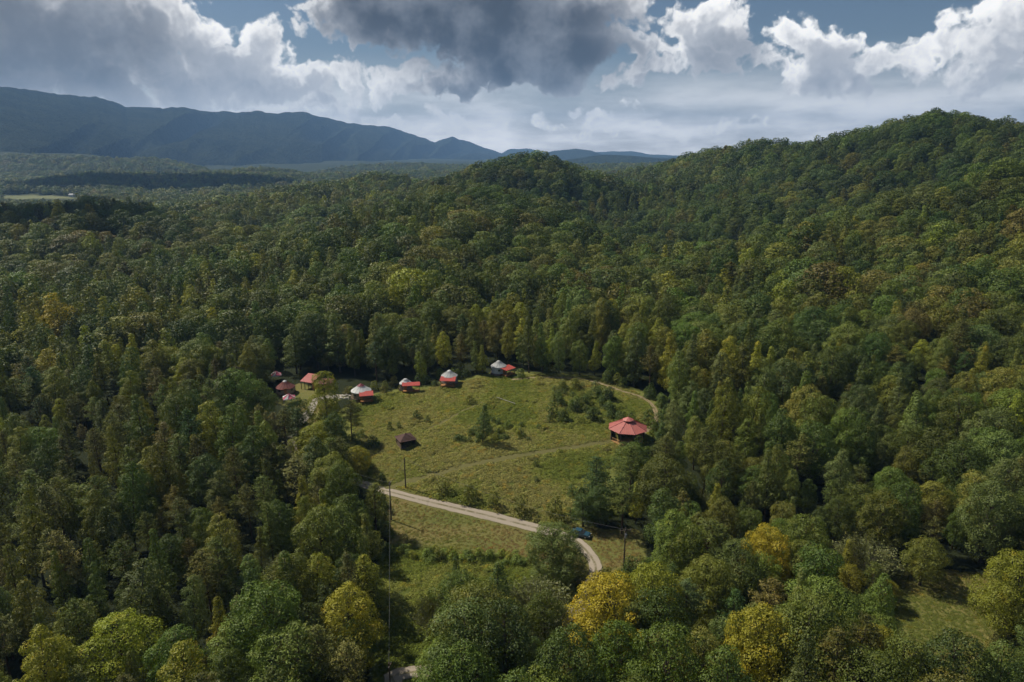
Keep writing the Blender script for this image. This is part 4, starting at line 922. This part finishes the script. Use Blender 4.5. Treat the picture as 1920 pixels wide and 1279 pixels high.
def car():
    x, y = hit(1088, 1005); M_BLUE = metal_roof('blue_car_paint', (.025, .075, .115)); M_BLUE.node_tree.nodes['Principled BSDF'].inputs['Roughness'].default_value = .25
    o = thing('car', 'blue car parked behind the lone spreading tree by the lane', 'car', (x, y, gz(x, y) + .05), R(-24))
    prof = [(-2.15, .35), (-2.2, .75), (-1.9, .92), (-1.35, .98), (.9, 1.0), (1.9, .88), (2.2, .7), (2.2, .35)]; W = .86
    V = [(a, s * W, b) for s in (-1, 1) for a, b in prof]; n = len(prof)
    F = [tuple(range(n)), tuple(range(2 * n - 1, n - 1, -1))] + [(i, (i + 1) % n, (i + 1) % n + n, i + n) for i in range(n)]
    b = MB().add(V, F).build('body', M_BLUE, o); md = b.modifiers.new('b', 'BEVEL'); md.width = .06; md.segments = 2
    cab = [(-1.45, .99), (-1.05, 1.42), (.25, 1.45), (1.0, 1.0)]; V = [(a, s * (W - .05 - .16 * (bb > 1.2)), bb) for s in (-1, 1) for a, bb in cab]
    MB().add(V, [(0, 1, 2, 3), (7, 6, 5, 4), (0, 1, 5, 4), (1, 2, 6, 5), (2, 3, 7, 6), (3, 0, 4, 7)]).build('windows', M_GLASS, o)
    MB().box((-.4, 0, 1.455), (1.32, 1.3, .05)).build('roof', M_BLUE, o)
    for sx in (-1.35, 1.35):
        for sy in (-1, 1):
            wv, wf = tube([(sx, sy * .70, .33), (sx, sy * .90, .33)], [.33, .33], 14); wh = MB().add(wv, [tuple(f) for f in wf] + [tuple(range(14)), tuple(range(27, 13, -1))]).build('wheel', M_DARK, o)
            hv, hf = tube([(sx, sy * .88, .33), (sx, sy * .915, .33)], [.19, .19], 10); MB().add(hv, [tuple(f) for f in hf] + [tuple(range(10)), tuple(range(19, 9, -1))]).build('rim', M_STEEL, wh)
    for sy in (-.6, .6): MB().box((2.19, sy, .68), (.08, .3, .14)).build('headlight', M_WHITE, o); MB().box((-2.19, sy, .74), (.06, .28, .14)).build('taillight', M_DKRED, o)
    MB().box((2.2, 0, .42), (.1, 1.6, .14)).build('bumper', M_STEEL, o)
car()
def rail():
    a = hit(931, 749); b = hit(966, 760); o = thing('handrail', 'low white rail on posts lying across the upper field', 'rail', (a[0], a[1], gz(*a))); L = Vector((b[0] - a[0], b[1] - a[1], gz(*b) - gz(*a)))
    MB().bar((0, 0, .75), tuple(L + Vector((0, 0, .55))), .075, 6).build('bar', M_STONE, o)
    for f in (.05, .5, .95): p = L * f; MB().bar(tuple(p + Vector((0, 0, -.3))), tuple(p + Vector((0, 0, .7))), .05, 5).build('post', M_STONE, o)
rail()
NTH = ['leftmost', 'second', 'third', 'fourth', 'fifth', 'sixth', 'seventh', 'eighth', 'ninth', 'tenth', 'eleventh', 'twelfth'] + ['%dth' % k for k in range(13, 21)] + ['21st', '22nd', '23rd'] + ['%dth' % k for k in range(24, 31)] + ['31st', '32nd', '33rd'] + ['%dth' % k for k in range(34, 41)]
def boulders():
    k = 0; rr = np.random.default_rng(3); proto = []
    for q in range(3):
        bm = bmesh.new(); bmesh.ops.create_icosphere(bm, subdivisions=2, radius=.5)
        for v in bm.verts: v.co *= 0.8 + .45 * random.random(); v.co.z *= .7
        me = bpy.data.meshes.new('boulder'); bm.to_mesh(me); me.materials.append(M_STONE); proto.append(me)
    for i in range(22):
        px = 619 + 41 * (i + .8 * rr.random()) / 22; py = 738 + 12 * rr.random() + (px - 640) * .06; x, y = hit(px, py); s = .4 + .8 * rr.random()
        o = link('boulder', proto[i % 3], loc=(x, y, gz(x, y) + .1 * s), rz=6 * rr.random()); o.scale = (s, s, s * .8); o['category'] = 'rock'; o['group'] = 'pale rocks left of the white-roofed yurt'; o['label'] = '%s pale rock from the left in the heap beside the white-roofed yurt' % NTH[i]
boulders()
# far farm buildings and one roof in the right-hand woods
def house(px, py, w, d, h, rise, label, wallm, roofm, rz=0.0, lift=0.0):
    x, y = hit(px, py); z = gz(x, y) + lift; o = thing('house', label, 'house', (x, y, z), rz)
    MB().box((0, 0, h / 2 - 1), (w, d, h + 2)).build('wall', wallm, o); e = .4
    rf = MB().add([(-w / 2 - e, -d / 2 - e, h - .02), (w / 2 + e, -d / 2 - e, h - .02), (w / 2 + e, d / 2 + e, h - .02), (-w / 2 - e, d / 2 + e, h - .02), (-w / 2 - e, 0, h + rise), (w / 2 + e, 0, h + rise)], [(0, 1, 5, 4), (2, 3, 4, 5), (0, 4, 3), (1, 2, 5), (3, 2, 1, 0)]).build('roof', roofm, o)
    MB().box((w * .3, 0, h + rise), (.8, .8, 1.6)).build('chimney', wallm, rf)
    dr = MB().box((0, -d / 2 - .03, 1.05), (1.1, .08, 2.1)).build('door', M_TIMBER, o)
    for xx in (-.32, .32): wd = MB().box((xx * w, -d / 2 - .03, 1.6), (1.4, .08, 1.2)).build('window', M_GLASS, o); MB().box((xx * w, -d / 2 - .09, .96), (1.6, .12, .08)).build('sill', wallm, wd)
house(14, 361, 22, 12, 5, 3, 'pale farm building at the far left edge of the valley field', M_WHITE, M_CANVAS, R(10)); house(46, 358, 14, 9, 4, 3, 'white farmhouse beside pale field, second from the left edge', M_WHITE, M_STONE, R(-8))
house(145, 369, 34, 14, 5, 3, 'long pale barn on the far field at the left', M_WHITE, M_CANVAS, R(5)); house(612, 381, 5, 4, 2.0, 1.2, 'tiny pale roof in the small far field left of the hill', M_WHITE, M_CANVAS, R(0))
house(1272, 470, 11, 8, 4, 3.5, 'grey-roofed house glimpsed in the hollow of the right-hand woods', M_TIMBER, M_WALLG, R(30), 1.5)

# ================================================================== single trees and shrubs that stand out
REFH = {'poplar': 15.0, 'oak': 15.0, 'pine': 15.0, 'grey': 8.0, 'shrub': 3.0, 'spread': 15.0}; REFW = {'spread': 14.2, 'poplar': 6.3, 'oak': 10.2, 'pine': 6.5, 'grey': 10.5, 'shrub': 3.2}
hero_sites = []
def hero(kind, px, top, wpx, H, tn, label, v=0, name=None, cat='tree', gain=1.0, base=None):
    """top = pixel row of the tree's top; wpx = crown width in photograph pixels"""
    if base is not None: x, y = hit(px, base)
    else: x, y = hit(px, top, H)
    z = gz(x, y); dep = y * CP + (CAM_H - z - H * .6) * SP
    if base is not None:      # height from the top's pixel row
        lo, hi = .5, 40
        for _ in range(30):
            m = (lo + hi) / 2
            if project(x, y, z + m)[1] > top: lo = m
            else: hi = m
        H = hi
    W = wpx * dep / FPX / REFW[kind]
    if kind == 'poplar' and W > 1.3: kind = 'oak'; W = wpx * dep / FPX / REFW[kind]
    if kind == 'oak' and W > 1.15: kind = 'spread'; W = wpx * dep / FPX / REFW[kind]
    nm = name or {'pine': 'pine_tree', 'shrub': 'shrub', 'grey': 'silvery_tree'}.get(kind, 'broadleaf_tree')
    o = tree(kind, v, (x, y, z - .1), H, W, random.uniform(0, 6.28), np.array(TINTS[tn]) * gain, tn, name=nm, label=label, ref=REFH[kind], category=cat); hero_sites.append((x, y, W * REFW[kind] / 2)); return o
HERO = [
 ('oak', 1150, 1090, 185, 16, 'golden', 'big golden yellow tree at the bottom edge right of centre', 0), ('poplar', 1228, 1062, 125, 17, 'yellow green', 'yellow-green tree directly behind the big golden tree', 1), ('oak', 1448, 992, 120, 14, 'golden', 'golden-topped round tree left of the silvery dome tree', 2, .9),
 ('poplar', 1440, 1140, 175, 17, 'golden green', 'broad olive-gold tree at the bottom edge in the right half', 3), ('poplar', 640, 1108, 135, 16, 'golden green', 'golden-green tree left of the bottom utility pole', 0, 1.1), ('oak', 218, 1158, 135, 13, 'lime green', 'bright lime tree near the bottom left corner', 1),
 ('poplar', 95, 1205, 130, 13, 'yellow green', 'yellow-green tree in the bottom left corner', 2), ('poplar', 408, 1182, 95, 14, 'light green', 'pale green tree at the bottom edge between lime tree and pole', 3), ('poplar', 515, 1190, 125, 14, 'light green', 'wide light green tree on the bottom edge left of the golden-green one', 1),
 ('poplar', 478, 1068, 88, 17, 'dark green', 'dark pointed tree in front of its taller twin, lower left wood', 0), ('poplar', 528, 1028, 90, 17, 'mid green', 'tall pointed deep green tree behind its darker twin, lower left wood', 2), ('poplar', 572, 1035, 80, 15, 'yellow green', 'yellow-green tree right of the pair of dark pointed trees', 3),
 ('poplar', 862, 1075, 100, 13, 'mid green', 'full green tree standing in front of the low meadow', 1), ('poplar', 926, 1050, 80, 13, 'dark green', 'dark narrow tree right of the full green tree by the meadow', 0), ('poplar', 858, 1040, 48, 12, 'dark green', 'small dark spire just behind the full green meadow tree', 2),
 ('oak', 822, 1200, 105, 13, 'light green', 'light green rounded tree beside the lane at the bottom edge', 3), ('oak', 928, 1195, 110, 11, 'rusty brown', 'rusty brown round tree at the bottom centre', 2), ('poplar', 1262, 962, 92, 16, 'light green', 'pale pointed tree right of the crossarm pole', 0), ('pine', 1330, 975, 95, 14, 'pine green', 'rounded dark pine right of the pale pointed tree', 1, 1.0),
 ('poplar', 1385, 1015, 95, 14, 'grey green', 'grey-green tree left of the golden-topped tree', 1), ('oak', 1335, 1055, 130, 14, 'olive green', 'olive green tree in front of the rounded dark pine', 0, 1.2), ('oak', 1550, 1090, 130, 14, 'light green', 'glossy green tree below the silvery dome tree', 1), ('oak', 1636, 1122, 105, 10, 'light green', 'pale-leaved rounded tree left of the small right-hand lawn', 3, 1.1),
 ('oak', 1600, 1062, 75, 9, 'golden green', 'small bronze-gold tree in front of the silvery dome tree', 2, .75), ('oak', 1662, 1088, 48, 5, 'golden green', 'smaller bronze-gold tree at the corner of the right-hand lawn', 1, .75), ('oak', 1925, 1045, 150, 15, 'yellow green', 'yellow-green tree at the right edge beside the small lawn', 0, .85),
 ('poplar', 1650, 1180, 110, 12, 'golden green', 'olive-gold tree at the bottom edge below the small lawn', 1, .8), ('oak', 1740, 1010, 85, 10, 'olive green', 'bushy green tree on the far edge of the small right-hand lawn', 3), ('poplar', 1870, 900, 110, 18, 'grey green', 'tall grey-green tree above the right-hand lawn near the edge', 0),
 ('oak', 385, 650, 110, 15, 'yellow green', 'bright yellow-green tree left of the yurts, right one of two', 1), ('oak', 312, 652, 95, 14, 'yellow green', 'bright yellow-green tree left of the yurts, left one of two', 2, .9),
 ('oak', 640, 612, 85, 15, 'brownish green', 'brownish tree rising behind the white-roofed yurt', 0, 1.15), ('poplar', 476, 714, 68, 13, 'mid green', 'green tree in front of the maroon yurt', 1), ('oak', 452, 762, 85, 11, 'golden green', 'gold-tinged tree below the maroon yurt', 3), ('poplar', 552, 765, 55, 12, 'dark green', 'dark tree just below the canopy tent in front of the maroon yurt', 2),
 ('oak', 602, 790, 85, 11, 'yellow green', 'yellow-green tree at the foot of the gravel track', 0), ('oak', 668, 838, 52, 8, 'golden green', 'small orange-tinged tree at the lane left of the field pole', 1), ('pine', 585, 842, 80, 13, 'pine green', 'pine with bare lower trunk left of the lane bend', 2, 1.0), ('pine', 515, 830, 80, 14, 'dull olive', 'dull olive pine left of the lane bend', 1),
 ('poplar', 935, 600, 62, 13, 'brownish green', 'brownish slender tree behind the highest grey yurt', 0, 1.2), ('pine', 1032, 598, 62, 14, 'pine green', 'layered light green pine behind the top of the field', 2, 1.5), ('poplar', 1112, 585, 50, 14, 'yellow green', 'slim yellow-green tree behind the bend of the dirt path', 3), ('poplar', 1152, 585, 46, 14, 'golden green', 'slim golden-green tree right of the slim yellow-green one', 0),
 ('poplar', 1200, 600, 60, 14, 'olive green', 'olive tree at the top right corner of the field', 1), ('oak', 1462, 436, 60, 14, 'lime green', 'bright yellow tree alone on the right-hand slope', 0, 1.7), ('oak', 1576, 500, 55, 13, 'lime green', 'yellow-tinged tree below the bright yellow one on the slope', 1, 1.2), ('oak', 1706, 498, 50, 13, 'lime green', 'yellow-tinged tree farther right on the slope', 2, 1.1), ('oak', 663, 333, 30, 17, 'golden', 'orange tree far off by the small distant field', 0, 1.0),
 ('pine', 1120, 855, 60, 12, 'blue green', 'dark evergreen at the lower right edge of the field', 0), ('oak', 1190, 830, 85, 12, 'mid green', 'leafy tree directly in front of the red pavilion', 3), ('pine', 1170, 905, 70, 12, 'pine green', 'pine below the pavilion beside the field edge', 1), ('oak', 1095, 925, 60, 8, 'dark green', 'low dark tree above the parked blue car', 2), ('oak', 1130, 915, 66, 9, 'dark green', 'dark rounded tree behind the crossarm pole', 0),
 ('pine', 700, 905, 60, 12, 'olive green', 'bushy olive pine left of the lawn pole', 0), ('poplar', 690, 960, 60, 12, 'olive green', 'green tree at the left end of the lawn', 0), ('oak', 655, 930, 90, 12, 'mid green', 'rounded tree at the left margin of the mown lawn', 2), ('poplar', 690, 1040, 70, 13, 'yellow green', 'yellow-green tree at the left margin of the low meadow', 1), ('oak', 660, 1040, 80, 12, 'dark green', 'dark round tree shading the low meadow', 3),
]
for h in HERO: hero(h[0], h[1], h[2], h[3], h[4], h[5], h[6], h[7], gain=h[8] if len(h) > 8 else 1.0)
hero('grey', 1628, 1008, 135, 8, 'silvery', 'silvery grey dome-shaped tree behind the small right-hand lawn', 0); hero('grey', 1005, 1092, 165, 9, 'silvery', 'grey feathery tree at bottom centre left of the golden tree', 1, gain=.85); hero('grey', 812, 1108, 85, 9, 'silvery', 'dark grey feathery tree left of the full green meadow tree', 0, gain=.6)
hero('grey', 1318, 915, 60, 9, 'silvery', 'pale grey tree in the dark pines right of the pavilion', 1)
hero('oak', 1048, 984, 122, 12, 'grey green', 'lone spreading tree at the lane junction', 1, base=1086, gain=1.25); hero('poplar', 905, 756, 40, 10, 'dark green', 'dark columnar tree alone in the middle of the field', 0, base=829, gain=1.1); hero('pine', 660, 752, 46, 10, 'dull olive', 'slender pine with long bare trunk at the left edge of the field', 3, base=826, gain=1.2)
for a in [('poplar', 617, 698, 78, 'yellow green', 'tall yellow-green tree standing beside the gravel track to the yurts', 828, 2, 1.0), ('poplar', 562, 748, 62, 'dark green', 'dark tree on the inner side of the gravel track', 832, 0, 1.0), ('poplar', 630, 775, 60, 'dark green', 'dark upright tree left of the slender bare-trunked pine', 868, 3, 1.0),
          ('oak', 592, 800, 85, 'yellow green', 'yellow-green bushy tree between lane bend and field', 888, 1, 1.0), ('pine', 640, 830, 60, 'pine green', 'pine at the lane above the lawn pole', 905, 0, 1.1), ('pine', 560, 862, 90, 'dull olive', 'olive pine just below the lane bend', 960, 2, 1.1), ('pine', 612, 868, 80, 'pine green', 'pine in front of the lane left of the lawn', 965, 3, 1.1)]:
    hero(a[0], a[1], a[2], a[3], 12, a[4], a[5], a[7], gain=a[8], base=a[6])
# shrubs
SH = [(832, 905, 930, 34, 'lowest left'), (879, 915, 945, 34, 'second'), (925, 930, 957, 30, 'third'), (978, 935, 968, 34, 'fourth'), (1040, 940, 982, 36, 'fifth')]
for k, (px, top, b, w, nth) in enumerate(SH): hero('shrub', px, top - 8, w + 10, 3, 'olive green', ['leftmost', 'second', 'third', 'fourth', 'rightmost'][k] + ' sapling from the left in the row above the lane', k, 'sapling', 'sapling', base=b - 6, gain=.9)
FS = [(731, 790, 805, 16, 'dark green', 'small dark shrub above and left of the brown shelter'), (748, 790, 803, 12, 'dark green', 'smaller dark shrub right next to the one above the brown shelter'), (780, 768, 785, 22, 'dark green', 'dark shrub above the brown shelter'), (802, 778, 792, 14, 'dark green', 'little dark shrub right of the one above the shelter'),
 (718, 885, 905, 22, 'dark green', 'round dark bush beside the lane at the field pole'), (880, 740, 757, 26, 'olive green', 'olive bush high on the field left of the white rail'), (1005, 858, 874, 16, 'dark green', 'lone small bush on the lower right field slope'), (1006, 893, 902, 14, 'dark green', 'dark tuft bush in the lower field'), (700, 815, 838, 34, 'dark green', 'dark shrub at the left field edge beside the slender pine'),
 (663, 750, 768, 26, 'mid green', 'green bush at the top left corner of the field'), (708, 738, 752, 24, 'mid green', 'bush just right of the white-roofed yurt'), (814, 712, 724, 20, 'mid green', 'bush just left of the grey-roofed yurt with orange deck'), (975, 690, 708, 30, 'mid green', 'bush to the right of the highest grey yurt'), (1150, 895, 935, 50, 'dark green', 'large dark bush at the lower right corner of the field')]
for px, top, b, w, tn, lb in FS: hero('shrub', px, top, w, 3, tn, lb, random.randrange(3), cat='shrub', base=b)
def thicket(poly, n, seed, tints, where, group, smin, smax, hmul=1.0):
    rr = np.random.default_rng(seed); W = np.array([hit(*p) for p in poly]); mn, mx = W.min(0), W.max(0); bush = []
    while len(bush) < n:
        x, y = mn + (mx - mn) * rr.random(2)
        if not in_poly(np.array([x]), np.array([y]), W)[0]: continue
        s = rr.uniform(smin, smax); tn = tints[rr.integers(len(tints))]
        o = tree('shrub', len(bush), (x, y, gz(x, y) - .1), s * 3 * rr.uniform(.6, 1.0) * hmul, s, rr.uniform(0, 6.3), np.array(TINTS[tn]) * rr.uniform(.8, 1.25), tn, name='shrub', ref=3.0, category='shrub', group=group); bush.append((tn, project(x, y, gz(x, y))[0], o))
    for tn in set(tints):
        for k, (_, _, o) in enumerate(sorted([q for q in bush if q[0] == tn], key=lambda q: q[1])): o['label'] = '%s %s bush from the left %s' % (NTH[k], tn, where)
thicket([(1040, 735), (1085, 722), (1140, 732), (1150, 770), (1190, 790), (1160, 800), (1120, 795), (1060, 800), (1020, 790)], 64, 1, ['dark green', 'mid green', 'dark green', 'olive green', 'grey green'], 'in the thicket beside the red pavilion', 'thicket beside the pavilion', .6, 1.7)
thicket([(880, 800), (925, 790), (1030, 800), (1040, 815), (980, 830), (920, 835), (880, 830), (850, 825)], 40, 2, ['dark green', 'mid green', 'yellow green', 'grey green'], 'in the brambles round the columnar tree', 'brambles round the columnar tree', .5, 1.1, .8)
thicket([(755, 1030), (850, 1040), (980, 1045), (1000, 1058), (900, 1060), (800, 1052), (755, 1045)], 42, 3, ['mid green', 'yellow green', 'light green', 'olive green'], 'in the hedge between lawn and low meadow', 'hedge between lawn and meadow', .6, 1.15, .8)
thicket([(1062, 930), (1130, 905), (1180, 960), (1150, 985), (1100, 985), (1062, 978)], 24, 4, ['dark green', 'blue green', 'dark green', 'mid green'], 'in the corner above the parked car', 'dark bushes above the car', .9, 1.7)
thicket([(1215, 780), (1250, 770), (1260, 830), (1215, 850), (1195, 850)], 14, 5, ['dark green', 'mid green'], 'at the wood edge right of the pavilion', 'bushes right of the pavilion', .9, 1.6)
thicket([(1120, 1085), (1200, 1055), (1240, 1080), (1180, 1120), (1130, 1140)], 16, 6, ['dark green', 'mid green', 'olive green'], 'between crossarm pole and big golden tree', 'bushes below the crossarm pole', .8, 1.5)
thicket([(650, 780), (668, 775), (690, 850), (700, 900), (660, 900), (640, 850)], 22, 7, ['mid green', 'dark green', 'olive green'], 'along the left edge of the field', 'bushes on the left field edge', .7, 1.4)
thicket([(690, 920), (722, 930), (735, 1020), (725, 1060), (690, 1060)], 18, 8, ['dark green', 'mid green', 'olive green'], 'at the left end of the mown lawn', 'bushes left of the lawn', .8, 1.5)
thicket([(640, 738), (700, 725), (820, 708), (930, 690), (1060, 696), (1060, 703), (930, 700), (820, 720), (700, 742)], 22, 9, ['dark green', 'mid green', 'olive green', 'brownish green'], 'along the wood edge behind the yurts', 'bushes behind the yurts', .8, 1.6)
thicket([(1110, 705), (1200, 725), (1245, 755), (1250, 775), (1225, 755), (1190, 735), (1110, 710)], 18, 10, ['dark green', 'mid green', 'olive green'], 'at the wood edge behind the dirt path', 'bushes behind the dirt path', .8, 1.6)

# ---- grass and weeds of the open ground: nobody could count it
def tuft_mesh(name, seed, n, h, spread, w, mat):
    rr = np.random.default_rng(seed); a = rr.uniform(0, 6.283, n); r = spread * np.sqrt(rr.random(n)); dome = h * (1 - (r / spread) ** 2 * .8) * rr.uniform(.4, 1.0, n)
    C = np.stack([r * np.cos(a), r * np.sin(a), dome], 1); N = unit(np.stack([.5 * np.cos(a) * r / spread, .5 * np.sin(a) * r / spread, np.ones(n)], 1) + rr.normal(size=(n, 3)) * .45)
    return np_mesh(name, *leaf_quads(rr, C, N, w, .4), [mat])
M_GRASS = leaf_material('grass', .2, .8, .1, .22)
TUFT = [tuft_mesh('tuft', 300 + k, 40, [.30, .4, .25][k], .75, .36, M_GRASS) for k in range(3)] + [tuft_mesh('weed', 310 + k, 60, .85, .6, .30, M_GRASS) for k in range(2)]
def grow(key, n, seed, tints, hs, weed, pad=.5):
    rr = np.random.default_rng(seed); P = WPOLY[key]; mn, mx = P.min(0) - pad, P.max(0) + pad; pts = []
    X = rr.uniform(mn[0], mx[0], n); Y = rr.uniform(mn[1], mx[1], n); ok = poly_dist(X, Y, P) < pad
    for L, w in ((LANE_L, 2.0), (PATH_L, 1.1), (TRACK_L, 1.1), (TRACK2_L, .8)): ok &= line_dist(X, Y, L) > w
    patch = fbm(X / 14, Y / 14, 3, seed); p2 = fbm(X / 4, Y / 4, 3, seed + 3); Z = height(X, Y)
    for i in np.where(ok)[0]:
        u = patch[i] + rr.normal() * .09; tn = tints[int(np.clip((u - .3) / .4, 0, .999) * len(tints))]; wd = p2[i] > 1 - weed
        s = rr.uniform(.7, 1.3) * hs * (1.2 if wd else 1); pts.append((X[i], Y[i], Z[i], rr.uniform(0, 6.3), s * rr.uniform(1, 1.5), s, np.array(tn) * rr.uniform(.85, 1.15), int(rr.integers(3)) if not wd else 3 + int(rr.integers(2))))
    return pts
G1 = [(.17, .205, .038), (.205, .235, .045), (.24, .26, .054), (.265, .275, .064), (.28, .28, .072), (.295, .275, .085)]
G2 = [(.14, .175, .028), (.175, .21, .034), (.205, .235, .042), (.225, .24, .052)]
tall_pts = grow('tall', 24000, 11, G1, .8, .26); mead_pts = grow('meadow', 6500, 12, G2, .75, .36)
lawn_pts = grow('lawn', 7000, 13, [(.18, .195, .042), (.21, .205, .052), (.24, .20, .062), (.26, .19, .07)], .34, 0) + grow('lawn_2', 5500, 14, [(.16, .185, .038), (.20, .205, .048), (.22, .19, .06)], .34, 0, 6.5)
scatter_object('lawn_grass', 'short dry mown grass of the lawns', lawn_pts, TUFT)
scatter_object('tall_grass', 'tall yellow-green grass and weeds over the sloping field', tall_pts, TUFT); scatter_object('meadow_grass', 'bright green grass of the low meadow at the bottom', mead_pts, TUFT)

# ---- labels of the woodland trees: by kind, tint and the nearest landmark
LM = [('red pavilion', 1178, 800), ('brown shelter', 760, 828), ('white-roofed yurt', 678, 735), ('highest grey yurt', 942, 693), ('maroon yurt', 536, 727), ('crossarm pole', 1173, 1000), ('lawn pole', 730, 930), ('big golden tree', 1150, 1160), ('silvery dome tree', 1628, 1050), ('small right-hand lawn', 1780, 1150),
      ('bright lime tree', 218, 1200), ('twin dark pointed trees', 500, 1070), ('golden-green bottom tree', 640, 1160), ('yellow-green tree pair', 350, 690), ('golden-topped round tree', 1448, 1040), ('dirt path bend', 1225, 765), ('lane bend', 550, 845), ('bottom right corner', 1920, 1279), ('bottom left corner', 0, 1279),
      ('left edge midpoint', 0, 640), ('right edge midpoint', 1920, 640), ('bright yellow slope tree', 1462, 450), ('yellow-tinged slope tree', 1576, 515), ('lone spreading tree', 1048, 1040), ('lower left edge', 0, 960), ('lower right edge', 1920, 960), ('olive-gold bottom tree', 1440, 1200)]
book = {}
for o, px, py, kw, tn in placed:
    j = min(range(len(LM)), key=lambda q: (LM[q][1] - px) ** 2 + (LM[q][2] - py) ** 2); dx, dy = px - LM[j][1], py - LM[j][2]
    side = ('right of' if dx > 0 else 'left of') if abs(dx) > abs(dy) else ('above' if dy < 0 else 'below')
    book.setdefault((kw, tn, side, LM[j][0]), []).append((math.hypot(dx, dy), o))
ORD = ['nearest', 'second nearest', 'third nearest', 'fourth nearest', 'fifth nearest', 'sixth nearest', 'seventh nearest', 'eighth nearest', 'ninth nearest', 'tenth nearest'] + ['%dth nearest' % k for k in range(11, 60)]
for (kw, tn, side, lm), lst in book.items():
    lst.sort(key=lambda q: q[0])
    for k, (dd, o) in enumerate(lst):
        o['label'] = ('%s %s %s the %s' % (tn, kw, side, lm)) if len(lst) == 1 else '%s of the %s %ss %s the %s' % (ORD[k], tn, kw, side, lm); o['group'] = 'pines of the woods' if kw == 'pine' else 'broadleaf trees of the woods'

# ================================================================== haze
hz_m, t, out = new_mat('haze')
pv = t.node('ShaderNodeVolumePrincipled'); pv.inputs['Color'].default_value = (0.32, 0.58, 1.0, 1); pv.inputs['Density'].default_value = 8.4e-5; pv.inputs['Anisotropy'].default_value = 0.1
t.link(pv.outputs[0], out.inputs['Volume'])
hb = bmesh.new(); bmesh.ops.create_cube(hb, size=1.0); hme = bpy.data.meshes.new('haze'); hb.to_mesh(hme); hme.materials.append(hz_m)
zlo = float(ZG.min()) - 40; zhi = max(float(ZG.max()) + 60, 735.0)
hz = link('haze', hme, loc=(0, 12700 - 10000, (zlo + zhi) / 2), kind='stuff', label='thin bluish haze over the valley'); hz.scale = (40000, 20000, zhi - zlo)

# unseen clouds added above the frame to shade the left mound and far valley
M_SHADE_CLOUD = simple('shade_cloud', (.8, .8, .8), 1.0, 0.0, var=.05, scale=.002)
def cloud(sx, sy, sz, rx, ry, rz_, alt, label, seed):
    k = (alt - sz) / SUN.z; c = Vector((sx, sy, sz)) + SUN * k; rr = np.random.default_rng(seed)
    bm = bmesh.new()
    for q in range(14):
        a = rr.uniform(0, 6.28); r = math.sqrt(rr.random()); s = rr.uniform(.32, .6) * (1.15 - .5 * r)
        m = Matrix.Translation((math.cos(a) * r * rx * .75, math.sin(a) * r * ry * .75, 0)) @ Matrix.Diagonal((s * rx, s * ry, s * rz_, 1))
        bmesh.ops.create_icosphere(bm, subdivisions=3, radius=1.0, matrix=m)
    co = np.array([v.co[:] for v in bm.verts]); nz = fbm(co[:, 0] / rx * 5, co[:, 1] / ry * 5 + co[:, 2] / rz_ * 3, 4, seed) - .5; co *= (1 + nz * .35)[:, None]
    co[:, 2] = np.where(co[:, 2] < -.2 * rz_, -.2 * rz_ + (co[:, 2] + .2 * rz_) * .2, co[:, 2])
    for v, p in zip(bm.verts, co): v.co = p
    me = bpy.data.meshes.new('cloud'); bm.to_mesh(me); bm.free(); me.materials.append(M_SHADE_CLOUD); me.polygons.foreach_set('use_smooth', [True] * len(me.polygons))
    o = link('cloud', me, loc=c); o['label'] = label; o['category'] = 'cloud'; o['group'] = 'added shade clouds overhead'
    lo = min((c.z - CAM_H - .4 * rz_) / math.hypot(c.x + a * rx, c.y + b * ry) for a in (-1, 1) for b in (-1, 1)); print('cloud elev', math.degrees(math.atan(lo)))
cloud(-370, 550, 20, 120, 75, 60, 1500, 'small unseen cloud added to shade the wooded mound on the left', 3)
cloud(-900, 1900, 0, 500, 160, 90, 1700, 'unseen cloud added to shade the far valley', 4)
